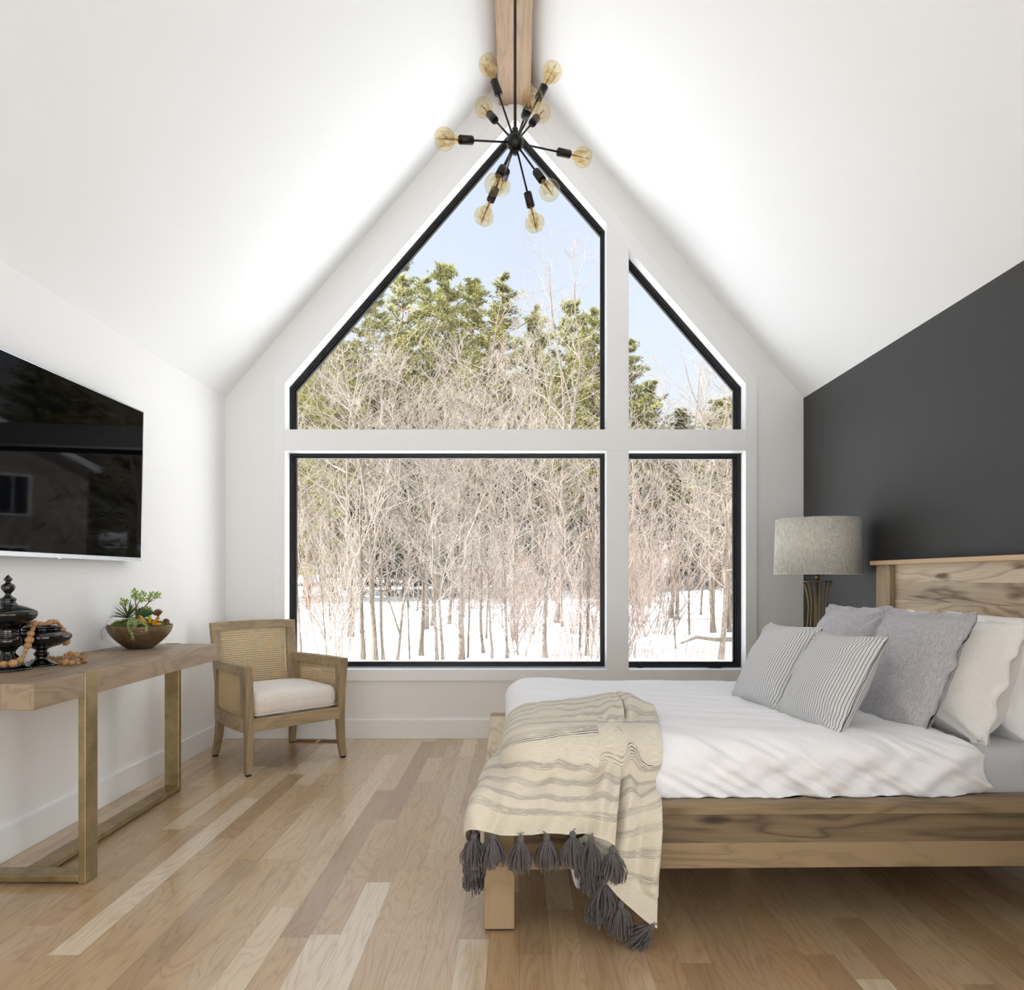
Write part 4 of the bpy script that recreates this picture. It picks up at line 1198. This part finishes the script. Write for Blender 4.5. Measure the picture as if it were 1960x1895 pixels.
GB = [
    [(.33, 3.0, .64), (.38, 3.03, .655), (.42, 3.05, .685), (.465, 3.03, .692), (.505, 2.99, .665)],
    [(.34, 2.88, .64), (.40, 2.91, .66), (.445, 2.92, .695), (.49, 2.90, .700), (.538, 2.87, .672)],
    [(.33, 2.75, .635), (.39, 2.77, .655), (.44, 2.76, .688), (.485, 2.74, .690), (.538, 2.71, .660)],
    [(.31, 2.62, .60), (.37, 2.60, .615), (.41, 2.57, .615), (.44, 2.53, .585), (.492, 2.50, .545)],
    [(.29, 2.48, .52), (.35, 2.45, .53), (.385, 2.42, .51), (.41, 2.395, .495), (.455, 2.40, .47)],
    [(.28, 2.36, .455), (.33, 2.345, .455), (.375, 2.335, .455), (.42, 2.322, .452), (.468, 2.332, .447)],
    [(.25, 2.345, .37), (.31, 2.32, .36), (.36, 2.305, .355), (.41, 2.295, .35), (.465, 2.30, .344)],
    [(.225, 2.34, .345), (.285, 2.318, .29), (.345, 2.295, .26), (.40, 2.285, .22), (.453, 2.285, .20)],
    [(.205, 2.34, .335), (.27, 2.315, .235), (.333, 2.29, .163), (.392, 2.28, .110), (.449, 2.272, .072)],
]
def fb(u, v):
    p, n = bl(u, v, GB, 1)
    g = .017 * sin(u * 13 + v * 2.2) * min(1, v * 2.5) + noise.noise(Vector((u * 3, v * 5, 18.))) * .006
    g += (1 - abs(noise.noise(Vector((u * 3 + v * 4, v * 6, 41.)))) * 3.5) * .005
    return off_duvet(p + n * (g * (.3 if v > .9 else 1) + .008), .17)
mbA.grid(lambda u, v: fb(u, 1 - v), 80, 120, uvfn=lambda u, v: (.62 + u * .30 , v * 1.15 + u * -.10 + .06))
obj('woven_cloth', mbA, M['throw'], TH, solid=.004)
mb = MB(); mb.tube([fa(i / 60, 1.0) + Vector((0, -.001, 0)) for i in range(61)], .0034, 6); mb.tube([fb(i / 30, 1.0) for i in range(31)], .0034, 6)
obj('rolled_hem', mb, M['throw'], TH)
random.seed(3)
def tassel(seed, L=.112, lie=0):
    random.seed(seed); m_ = MB()
    m_.ball((0, 0, -.012), .0115, 14, 10, (1, 1, 1.15)); m_.lathe([(.0085, -.032), (.0095, -.030), (.0095, -.023), (.0085, -.021)], 16)
    for k_ in range(5):
        a = random.uniform(0, 6.3); m_.tube([(0, 0, -.004), (.004 * cos(a), .004 * sin(a), .004), (.011 * cos(a), .011 * sin(a), .008)], .0011, 4)
    for k_ in range(105):
        a = random.uniform(0, 2 * PI); q = random.random() ** .5
        r0 = .008 * q; r1 = (.026 + .008 * random.random()) * q; r2 = (.038 + .010 * random.random()) * q
        l_ = L * random.uniform(.86, 1.05); w_ = random.uniform(-.25, .25)
        sw = .003 * sin(seed)
        pts = [(r0 * cos(a), r0 * sin(a), -.020), (r1 * cos(a + w_ * .5), r1 * sin(a + w_ * .5), -.045),
               (r2 * cos(a + w_) + random.uniform(-.003, .003), r2 * sin(a + w_) + random.uniform(-.003, .003), -.02 - (l_ - .02) * .66),
               (r2 * .92 * cos(a + w_ * 1.5) + random.uniform(-.004, .004) + sw, r2 * .92 * sin(a + w_ * 1.5) + random.uniform(-.004, .004), -l_)]
        m_.tube(pts, .0017, 4)
    return m_
TS = []
spots = [(-.143, 2.322, .36, 0), (-.080, 2.295, .372, 1), (.010, 2.290, .361, 2), (.094, 2.287, .366, 0), (.178, 2.280, .378, 1), (.238, 2.276, .362, 2), (.306, 2.268, .332, 0),
         (-.146, 2.40, .295, 1), (-.146, 2.47, .215, 2), (.222, 2.325, .318, 1), (.246, 2.315, .275, 0), (.280, 2.288, .222, 2), (.268, 2.318, .172, 0), (.334, 2.282, .150, 1)]
protos = []
for s_ in range(3):
    pass
for i, (x, y, z, s_) in enumerate(spots):
    if len(protos) <= s_:
        o = obj('tassel', tassel(s_ + 4), M['tassel'], TH, world=False); protos.append(o)
    else:
        o = protos[s_].copy(); COL.objects.link(o); o.parent = TH
    o.location = (x - BP[0], y - BP[1], z); o.rotation_euler = (random.uniform(-.06, .06), random.uniform(-.06, .06), random.uniform(0, 6))
o = protos[1].copy(); COL.objects.link(o); o.parent = TH
o.location = (.440 - BP[0], 2.262 - BP[1], .086); o.rotation_euler = (.25, .72, 0.)
# ------------------------------------------------------------------ snow
M['snow'] = m_plain('snow', (238, 240, 243), .8)


def gz(x, y):
    """height of the snow"""
    d = y
    pts = [(-400, -.9), (18, -.9), (27, -.85), (40, -.5), (55, .45), (75, 2.1), (100, 5.0), (130, 8.5), (400, 14)]
    for (a, za), (b, zb) in zip(pts, pts[1:]):
        if d <= b:
            f = (d - a) / (b - a); f = max(0, min(1, f)); z = za + (zb - za) * f; break
    if d > 12:
        z += (noise.noise(Vector((x * .05, y * .05, 3.))) * .5) * min(1, (d - 12) / 25)
        z += min(max(x - 8, 0), 30) * .035 * min(1, (d - 12) / 30)
    z += noise.noise(Vector((x * .3, y * .3, 0))) * .06
    return z


mb = MB()
def gfn(u, v):
    x = -170 + 340 * u; y = 5.6 + 190 * v ** 1.5
    return (x, y, gz(x, y) - .0)
mb.grid(gfn, 150, 150)
tag(obj('ground', mb, M['snow']), kind='structure')
mb = MB(); mb.add([(-60, -60, -1.0), (60, -60, -1.0), (60, 6.5, -1.0), (-60, 6.5, -1.0)], [(0, 1, 2, 3)])
M['patio'] = m_paint('snowy_terrace', (236, 238, 240), .85, .1, 20)
tag(obj('ground_terrace', mb, M['patio']), kind='structure')
# ------------------------------------------------------------------ woods beyond the window
def bark(name, a, b):
    t = NT(name); co = t.coord(); n1 = t.noise(t.mapping(co, (6, 6, 1.2)), 3., 3.)
    t.bsdf(t.ramp(n1, [(.3, lin(a)), (.7, lin(b))]), .95, **{'Specular IOR Level': .1}); return t.m
M['bark'] = bark('pale_bark', (94, 85, 76), (126, 116, 104))
M['bark2'] = bark('twig_bark', (128, 120, 110), (154, 145, 135))
M['barkp'] = bark('pine_bark', (96, 74, 58), (124, 94, 72))
M['barkr'] = bark('red_twig_bark', (132, 117, 108), (156, 141, 130))
def needle(name, a, b):
    t = NT(name); oi = t.n('ObjectInfo'); n1 = t.noise(t.coord(), .6, 2.)
    c_ = t.mix(t.mr(n1, .3, .7, 0., 1.), lin(a), lin(b)); c_ = t.mix(t.math('MULTIPLY', oi.outputs['Random'], .4), c_, lin((104, 104, 62)))
    b_ = t.bsdf(c_, .8, **{'Specular IOR Level': .1}); return t.m
M['needle'] = needle('pine_needles', (120, 120, 70), (154, 150, 98))
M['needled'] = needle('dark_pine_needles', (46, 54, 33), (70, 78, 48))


def twig_tree(seed, H=14., r0=.075, fork=None, first=.12, nb=26, blen=.30, spread=.75, up=.55, lean=0., minr=.006, levels=3, bow=.3, kids2=5, kids3=3):
    """trunk mesh and branch mesh of one bare tree, base at 0"""
    random.seed(seed); tr_ = MB(); br = MB()
    def path(p, d, L, n, wob, upk):
        pts = [p.copy()]; d = d.normalized()
        for i in range(n):
            d = (d + Vector((random.gauss(0, wob), random.gauss(0, wob), random.gauss(0, wob * .6) + upk / n))).normalized()
            p = p + d * (L / n); pts.append(p.copy())
        return pts
    def at(pts, f):
        x = f * (len(pts) - 1); i = min(int(x), len(pts) - 2); g = x - i
        return pts[i].lerp(pts[i + 1], g), (pts[i + 1] - pts[i]).normalized()
    trunks = []
    main = path(Vector((0, 0, -.3)), Vector((lean, random.gauss(0, .03), 1)), H, 16, .035 * bow / .3, 0.); trunks.append((main, r0))
    if fork:
        p, d = at(main, fork); trunks.append((path(p, d + Vector((random.choice((-1, 1)) * .38, random.gauss(0, .2), 0)), H * (1 - fork) * .9, 12, .05, .2), r0 * .62))
    for pts, r in trunks:
        n = len(pts); rr = [r * (1 - .88 * i / (n - 1)) for i in range(n)]
        if pts is main: rr[0] = r * 1.35
        tr_.tube(pts, rr, 7)
        for b in range(nb if pts is main else nb // 2):
            f = first + (1 - first) * ((b + random.random()) / nb) ** .85 if pts is main else .1 + .9 * random.random()
            p, d = at(pts, min(f, .99)); a = random.uniform(0, 2 * PI)
            el = up + random.gauss(0, .15)
            dd = Vector((cos(a) * spread, sin(a) * spread, el))
            L1 = H * blen * (1 - .62 * f) * random.uniform(.6, 1.15); rb_ = max(r * (1 - .85 * f) * .42, minr * 1.5)
            q = path(p, dd, L1, 6, .13, .35)
            br.tube(q, [max(rb_ * (1 - .75 * i / 6), minr) for i in range(7)], 4, caps=False)
            if levels < 2: continue
            for c in range(kids2):
                g = .2 + .8 * random.random(); p2, d2 = at(q, g)
                d3 = d2 + Vector((random.gauss(0, .6), random.gauss(0, .6), random.gauss(.15, .4)))
                L2 = L1 * .5 * (1.1 - g * .6) * random.uniform(.6, 1.1)
                q2 = path(p2, d3, L2, 4, .16, .2); br.tube(q2, [max(rb_ * .4 * (1 - .6 * i / 4), minr * .85) for i in range(5)], 3, caps=False)
                if levels < 3: continue
                for e_ in range(kids3):
                    p3, d4 = at(q2, .25 + .75 * random.random())
                    q3 = path(p3, d4 + Vector((random.gauss(0, .7), random.gauss(0, .7), random.gauss(.1, .5))), L2 * .5, 2, .2, .1)
                    br.tube(q3, [minr * .8, minr * .7, minr * .5], 3, caps=False)
    return tr_, br
def pine(seed, H=22., crown=.35, R=3.4, r0=.2, nwh=26, dense=1.):
    random.seed(seed); tr_ = MB(); fo = MB()
    pts = [Vector((random.gauss(0, .06) * i / 4, random.gauss(0, .06) * i / 4, -.4 + H * i / 10)) for i in range(11)]
    tr_.tube(pts, [r0 * (1 - .9 * i / 10) for i in range(11)], 7)
    for w_ in range(nwh):
        f = crown + (1 - crown) * (w_ + random.random() * .7) / nwh; z = H * f
        g = (f - crown) / (1 - crown)
        rad = R * (sin(PI * min(1, (.25 + .75 * (1 - g)) * .62)) ** .8) * (1 - g ** 3 * .8) * random.uniform(.7, 1.15)
        for b in range(random.choice((4, 5, 6))):
            a = random.uniform(0, 2 * PI); L_ = rad * random.uniform(.55, 1.1)
            base = Vector((0, 0, z)); dz = random.uniform(.0, .35) + g * .5
            tip = base + Vector((cos(a) * L_, sin(a) * L_, L_ * dz))
            tr_.tube([base, base.lerp(tip, .5) + Vector((0, 0, -.05 * L_)), tip], [r0 * .22 * (1 - g * .6), r0 * .14, .015], 3, caps=False)
            nt_ = int((11 + 15 * L_ / R) * dense)
            for k_ in range(nt_):
                h = .28 + .75 * random.random()
                c = base.lerp(tip, min(h, 1.02)) + Vector((random.gauss(0, .22), random.gauss(0, .22), random.gauss(.02, .13))) * (.4 + L_ / R)
                for e_ in range(9):
                    d = Vector((random.gauss(0, 1), random.gauss(0, 1), random.gauss(.5, .8))).normalized()
                    l_ = random.uniform(.2, .4); s_ = d.orthogonal().normalized() * random.uniform(.026, .048)
                    fo.add([c - s_, c + s_, c + d * l_ + s_ * .4], [(0, 1, 2)])
    return tr_, fo


def make_tree(kind, trmb, brmb, mt, mbm, label, cat, group, part='branches'):
    T = thing(kind, label, cat, (0, 0, 0), group=group, world=False)
    obj('trunk', trmb, mt, T, world=False); obj(part, brmb, mbm, T, world=False)
    return T


BARE = []
specs = [dict(seed=1, H=16, r0=.085, fork=.34, first=.22, nb=26), dict(seed=2, H=15, r0=.075, first=.15, nb=30, lean=.04), dict(seed=3, H=12, r0=.05, fork=.2, first=.10, nb=28, lean=-.05),
         dict(seed=4, H=17, r0=.10, first=.25, nb=28), dict(seed=5, H=10, r0=.038, fork=.3, first=.08, nb=26, lean=.06), dict(seed=6, H=18, r0=.13, first=.28, nb=26, fork=.5),
         dict(seed=7, H=13, r0=.06, fork=.12, first=.15, nb=30, lean=.08), dict(seed=8, H=9, r0=.03, first=.06, nb=30, lean=-.04)]
protoT = []
for s_ in specs:
    a_, b_ = twig_tree(**s_)
    T = make_tree('bare_tree', a_, b_, M['bark'], M['bark2'], None, 'tree', None)
    T['hh'] = float(s_['H']); protoT.append(T)
used = set()
def put(pr, px, py, d, label, group=None, sc=1., rz=None, top=None):
    """stand a tree where the ground meets that bearing"""
    x = (px - 990) * d / FPX; z = gz(x, d)
    if pr.name in used:
        T = copy_tree(pr)
    else:
        T = pr; used.add(pr.name)
    T.location = (x, d, z); T.rotation_euler = (0, 0, random.uniform(0, 6.28) if rz is None else rz)
    T.scale = (sc, sc, sc)
    if top:
        T.scale = (sc, sc, ((1105 - top) * d / FPX + CAMZ - z) / T['hh'])
    T['label'] = label
    if group: T['group'] = group
    elif 'group' in T: del T['group']
    return T
random.seed(21)
front = [  # px of the base, distance, prototype, scale, label
    (577, 19.5, 4, .95, 'thin pale bare tree just inside the main window\'s black frame beside the chair'),
    (626, 19.0, 7, .8, 'short forked bare sapling standing in snow above the armchair\'s arm'),
    (671, 26.0, 5, 1.0, 'stout tall trunk with flared foot in the snow beyond the sapling by the armchair'),
    (695, 18.2, 3, .72, 'straight bare tree twinned with a thicker curving one beyond the chair'),
    (719, 18.0, 0, .95, 'thick curving bare tree that forks low, in the front row of the woods'),
    (735, 18.1, 1, .62, 'slender bare tree standing close beside the thick forked one'),
    (759, 18.0, 6, .75, 'slanting bare sapling forking halfway up the main window'),
    (785, 18.2, 7, .9, 'wispy bare sapling between a slanting one and a trio of trunks'),
    (806, 19.0, 1, .95, 'bare tree at the edge of the trio mid main window, slightly leaning'),
    (837, 17.9, 2, 1.05, 'leaning bare tree crossing its neighbour in the middle of the main window'),
    (848, 18.0, 4, 1.2, 'upright thin bare tree crossed by a leaning one'),
    (883, 17.9, 3, .90, 'tallest straight bare tree, standing near the middle of the main window'),
    (896, 18.3, 7, 1.1, 'thin bare sapling hugging the tallest straight tree'),
    (926, 19.5, 1, .7, 'grey bare tree just past the tallest straight tree'),
    (942, 18.0, 4, 1.05, 'pale pencil-thin bare tree rising in front of reddish brush'),
    (971, 18.0, 2, .9, 'bare tree with low side branches amid reddish brush'),
    (1044, 18.0, 0, .8, 'bent bare tree leaning towards the bed end of the main window'),
    (1110, 20.0, 2, .8, 'thin bare tree close to the main window\'s bed-side frame'),
    (1124, 18.5, 1, .75, 'last bare tree before the window mullion'),
    (1294, 20.5, 7, .75, 'small V-shaped sapling in open snow, seen in the narrow window'),
    (1296, 31.0, 3, 1.0, 'straight dark-barked bare tree in the middle of the narrow window'),
    (1319, 25.0, 4, 1.2, 'very thin straight bare tree right of the dark-barked one, narrow window'),
    (1379, 17.8, 0, 1.0, 'S-curved pale bare tree sweeping up across the narrow window'),
    (1365, 26.0, 5, .9, 'broad pale trunk behind the S-curved tree'),
    (1401, 29.0, 3, 1.1, 'bare tree against the narrow window\'s outer frame'),
    (1244, 37.0, 6, 1.0, 'crooked bare tree next to the mullion in the narrow window'),
    (643, 42., 5, 1.2, 'thick trunk high on the snow bank beyond the armchair'),
    (1066, 30., 5, 1.25, 'tall bare tree whose top stands highest against the sky'),
]
TOP = {719: 590, 883: 560, 837: 640, 1044: 600, 1066: 508, 1379: 650, 1401: 720, 1296: 690, 1319: 700, 695: 640, 848: 600, 643: 560, 671: 600}
for px, d, k_, sc, lb in front:
    put(protoT[k_], px, 0, d, lb, None, sc * .9, None, TOP.get(px, random.uniform(660, 840)))
N1 = 'slender bare tree deep in the woods behind the front trunks'
for i in range(78):
    d = random.uniform(23, 62); px = random.uniform(470, 1500)
    put(protoT[random.randrange(8)], px, 0, d, N1, 'bare trees deep in the woods', random.uniform(.75, 1.15), None, random.uniform(620, 860) if px < 1180 else random.uniform(700, 850))
# pines
protoP = []
for s_ in (dict(seed=31, H=24, crown=.30, R=3.6), dict(seed=32, H=20, crown=.22, R=3.2), dict(seed=33, H=26, crown=.42, R=3.9), dict(seed=34, H=17, crown=.12, R=3.0)):
    a_, b_ = pine(**s_)
    protoP.append(make_tree('pine_tree', a_, b_, M['barkp'], M['needle'], None, 'tree', None, 'foliage')); protoP[-1]['hh'] = float(s_['H']) * .985
random.seed(8)
pines = [(770, 62, 0, 1.0, 500, 'pale green pine cut by the sloping black frame above the armchair side'), (853, 58, 1, 1.1, 522, 'bushy pine with a ragged spire, armchair side of the tallest dark pine'),
         (962, 55, 2, .85, 535, 'darkest tall pine rising in the centre of the skyline'), (905, 66, 0, 1.0, 548, 'pale pine between the bushy and the darkest one'),
         (1020, 60, 3, 1.2, 612, 'short pine filling the skyline dip beside the darkest pine'), (1089, 54, 1, .95, 588, 'rounded pine near the main window\'s upright frame'),
         (1138, 50, 2, .66, 602, 'low pine touching the main window\'s upright frame'), (1207, 50, 0, .6, 660, 'pine peeking from behind the mullion in the narrow upper window'),
         (1245, 58, 3, .8, 735, 'low bushy pine at the foot of the narrow upper window'), (640, 45, 3, .80, 640, 'pine low behind the sloping frame\'s foot'), (715, 56, 2, .9, 560, 'pine behind pale branches beside the sloping frame'),
         (590, 38, 3, .6, 690, 'small pine at the main window\'s chair-side frame'), (812, 70, 2, 1.0, 540, 'distant pine between two skyline spires')]
for px, d, k_, sc, tp, lb in pines:
    put(protoP[k_], px, 0, d, lb, None, sc * 1.28, None, tp)
N2 = 'distant pine in the dense stand beyond the bare trees'
for i in range(48):
    d = random.uniform(46, 90); px = random.uniform(440, 1480)
    put(protoP[random.randrange(4)], px, 0, d, N2, 'pines in the far stand', random.uniform(.9, 1.3), None, random.uniform(585, 760) if px < 1160 else random.uniform(760, 850))
a_, b_ = pine(35, H=13, crown=.08, R=3.2, nwh=18)
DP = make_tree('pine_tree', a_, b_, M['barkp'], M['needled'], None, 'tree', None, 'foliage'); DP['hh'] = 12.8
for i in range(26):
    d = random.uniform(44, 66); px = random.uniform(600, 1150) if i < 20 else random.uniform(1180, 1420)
    put(DP, px, 0, d, 'low dark-needled evergreen in the dark band behind the trunks', 'dark evergreens behind the trunks', random.uniform(.9, 1.2), None, random.uniform(790, 940))
# brush: many-stemmed shrubs
protoS = []
for s_ in range(4):
    random.seed(50 + s_); A_ = MB(); B2 = MB()
    for q in range(7):
        a_, b_ = twig_tree(60 + s_ * 10 + q, H=random.uniform(2.6, 5.2), r0=.016, first=.12, nb=13, blen=.34, spread=.5, up=.8, lean=random.gauss(0, .16), minr=.0045, levels=2, bow=.8, kids2=4)
        dx, dy = random.gauss(0, .22), random.gauss(0, .22)
        A_.add([(x + dx, y + dy, z) for x, y, z in a_.v], a_.f, True); B2.add([(x + dx, y + dy, z) for x, y, z in b_.v], b_.f, True)
    protoS.append(make_tree('bare_shrub', A_, B2, M['barkr'] if s_ % 2 else M['bark2'], M['barkr'] if s_ % 2 else M['bark2'], None, 'shrub', None, 'twigs'))
random.seed(77)
N3 = 'many-stemmed leafless shrub in the tangled brush on the snow'
for i in range(104):
    if i < 22: d = random.uniform(17, 27); px = random.choice((random.uniform(920, 1270), random.uniform(560, 1420)))
    else: d = random.uniform(27, 70); px = random.uniform(500, 1460)
    if 1270 < px < 1400 and d < 45: continue
    put(protoS[random.choice((1, 3)) if 930 < px < 1280 else random.randrange(4)], px, 0, d, N3, 'leafless shrubs on the snow', random.uniform(.7, 1.35))
for i in range(44):                       # the woods go on to both sides of the view
    px = random.choice((random.uniform(1480, 2300), random.uniform(-300, 420))); d = random.uniform(30, 70)
    if i % 2: put(protoP[random.randrange(4)], px, 0, d, N2, 'pines in the far stand', 1.15, None, random.uniform(640, 800))
    else: put(protoT[random.randrange(8)], px, 0, d, N1, 'bare trees deep in the woods', 1., None, random.uniform(660, 850))
# dry stalks poking from the snow
random.seed(9); mb = MB()
for i in range(7500):
    d = 11.5 + 20 * random.random() ** 1.3; px = random.uniform(540, 1430)
    if noise.noise(Vector((px * .012, d * .25, 0))) < -.05 and px < 1030: continue
    x = (px - 990) * d / FPX; z = gz(x, d); h = random.uniform(.2, 1.0); w_ = .0032
    lx, ly = random.gauss(0, .12), random.gauss(0, .1)
    mb.add([(x - w_, d, z - .05), (x + w_, d, z - .05), (x + lx * h + w_ * .4, d + ly * h, z + h)], [(0, 1, 2)])
tag(obj('dry_grass', mb, M['bark2']), 'dry grass stalks poking out of the snow', 'grass', kind='stuff')
# fallen log
mb = MB(); x0 = (1300 - 990) * 21.5 / FPX; x1 = (1412 - 990) * 21.5 / FPX
mb.tube([(x0, 21.3, -.80), (x0 + .5, 21.4, -.62), (x0 + 1.1, 21.5, -.70), (x1, 21.7, -.72)], [.03, .05, .06, .08], 7)
tag(obj('fallen_log', mb, M['bark']), 'fallen log lying on the snow seen low in the narrow window', 'log')
# two houses beyond the trees
M['siding'] = m_plain('grey_house_siding', (150, 144, 134), .8); M['roofs'] = m_plain('snowy_roof', (225, 228, 232), .8); M['hglass'] = m_plain('house_window_dark', (40, 46, 54), .1); M['whitet'] = m_plain('white_house_trim', (220, 220, 216), .6)
def house(label, px, d, w, h, dep, zb, nwin, rows, rz=0., mat='siding'):
    x = (px - 990) * d / FPX
    Hh = thing('house', label, 'house', (x, d, zb), rz, world=False)
    mb = MB(); mb.prism([[(-w / 2, -3), (w / 2, -3), (w / 2, h), (0, h + w * .22), (-w / 2, h)]], 0, dep); obj('house_wall', mb, M[mat], Hh, world=False)
    mb = MB()
    for s_ in (-1, 1):
        a = [(s_ * (w / 2 + .4), -.4, h - .18), (0, -.4, h + w * .22), (0, dep + .4, h + w * .22), (s_ * (w / 2 + .4), dep + .4, h - .18)]
        if s_ > 0: a = a[::-1]
        mb.hexa(a, [(p[0], p[1], p[2] + .25) for p in a])
    obj('roof', mb, M['roofs'], Hh, world=False)
    for r in range(rows):
        for i in range(nwin):
            cx = -w / 2 + w * (i + 1) / (nwin + 1); cz = 1.2 + r * 2.9
            mb = MB(); mb.box(cx - .62, cx + .62, -.06, .02, cz - .1, cz + 1.6); f = obj('window_frame', mb, M['whitet'], Hh, world=False)
            mb = MB(); mb.box(cx - .5, cx - .03, -.08, -.05, cz, cz + 1.5); mb.box(cx + .03, cx + .5, -.08, -.05, cz, cz + 1.5); obj('window_pane', mb, M['hglass'], f, world=False)
    return Hh
house('grey gabled house glimpsed through branches beyond the thick curving tree', 646, 68, 6.5, 5.5, 8, gz(-17, 68) + 5.2, 2, 1)
house('low blue-grey shed up the slope between trunks in the narrow window', 1338, 62, 2.6, 1.3, 4, gz(16, 62) + 1.4, 0, 0)
house('neighbouring house with rows of paired windows, mirrored faintly in the television', 1990, 26, 13, 6.2, 9, -.9, 4, 2, math.radians(-38))
SKY, SUN, EXPO, SKY_FILL = .465, 8.8, 1.2, 5.6
# ------------------------------------------------------------------ daylight
W = bpy.data.worlds.new('sky'); SC.world = W; W.use_nodes = True
nt = W.node_tree; nt.nodes.clear()
wo = nt.nodes.new('ShaderNodeOutputWorld'); bg = nt.nodes.new('ShaderNodeBackground')
tc = nt.nodes.new('ShaderNodeTexCoord'); sp = nt.nodes.new('ShaderNodeSeparateXYZ'); rp = nt.nodes.new('ShaderNodeValToRGB')
nt.links.new(tc.outputs['Generated'], sp.inputs[0]); nt.links.new(sp.outputs[2], rp.inputs[0]); 
# sky boosted out of view, behind and beside the camera, to fill the room
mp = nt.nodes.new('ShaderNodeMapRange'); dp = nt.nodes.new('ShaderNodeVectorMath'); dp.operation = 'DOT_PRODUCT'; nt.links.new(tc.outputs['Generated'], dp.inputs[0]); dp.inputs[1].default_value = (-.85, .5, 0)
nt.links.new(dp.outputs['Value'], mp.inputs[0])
for i_, v_ in enumerate((.02, -.95, 1., SKY_FILL)): mp.inputs[i_ + 1].default_value = v_
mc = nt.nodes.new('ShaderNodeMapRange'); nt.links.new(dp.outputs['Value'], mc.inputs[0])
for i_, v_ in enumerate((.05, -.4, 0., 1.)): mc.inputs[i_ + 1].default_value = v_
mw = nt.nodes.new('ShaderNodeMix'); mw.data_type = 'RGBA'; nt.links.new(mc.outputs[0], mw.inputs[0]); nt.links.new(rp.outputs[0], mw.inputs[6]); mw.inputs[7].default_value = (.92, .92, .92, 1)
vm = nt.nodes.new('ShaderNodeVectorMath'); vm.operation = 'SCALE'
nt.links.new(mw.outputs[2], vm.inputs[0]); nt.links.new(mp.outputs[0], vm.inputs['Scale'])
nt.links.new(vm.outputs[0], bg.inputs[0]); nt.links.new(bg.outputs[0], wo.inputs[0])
cr = rp.color_ramp; cr.elements[0].position = 0.; cr.elements[0].color = (.92, .955, 1., 1)
e = cr.elements.new(.35); e.color = (.78, .865, 1., 1)
e = cr.elements.new(.6); e.color = (.66, .76, .98, 1)
cr.elements[-1].position = 1.; cr.elements[-1].color = (.42, .58, .95, 1)
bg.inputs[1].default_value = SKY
sl = bpy.data.lights.new('sun', 'SUN'); so = bpy.data.objects.new('sun', sl); COL.objects.link(so)
sl.energy = SUN; sl.angle = math.radians(.6); sl.color = (1., .98, .955)
d = Vector((1., .16, -.62))
so.rotation_euler = d.to_track_quat('-Z', 'Y').to_euler(); so.location = (-20, 0, 20)

SC.view_settings.view_transform = 'Standard'; SC.view_settings.look = 'None'
SC.view_settings.gamma = 1; SC.view_settings.use_curve_mapping = False
SC.view_settings.exposure = EXPO
SC.cycles.max_bounces = 12; SC.cycles.diffuse_bounces = 7; SC.cycles.glossy_bounces = 4
SC.cycles.transmission_bounces = 8; SC.cycles.transparent_max_bounces = 24
SC.cycles.sample_clamp_indirect = 8; SC.cycles.caustics_reflective = False; SC.cycles.caustics_refractive = False
SC.cycles.use_denoising = True; SC.cycles.use_adaptive_sampling = True; SC.cycles.adaptive_threshold = .02
SC.render.film_transparent = False
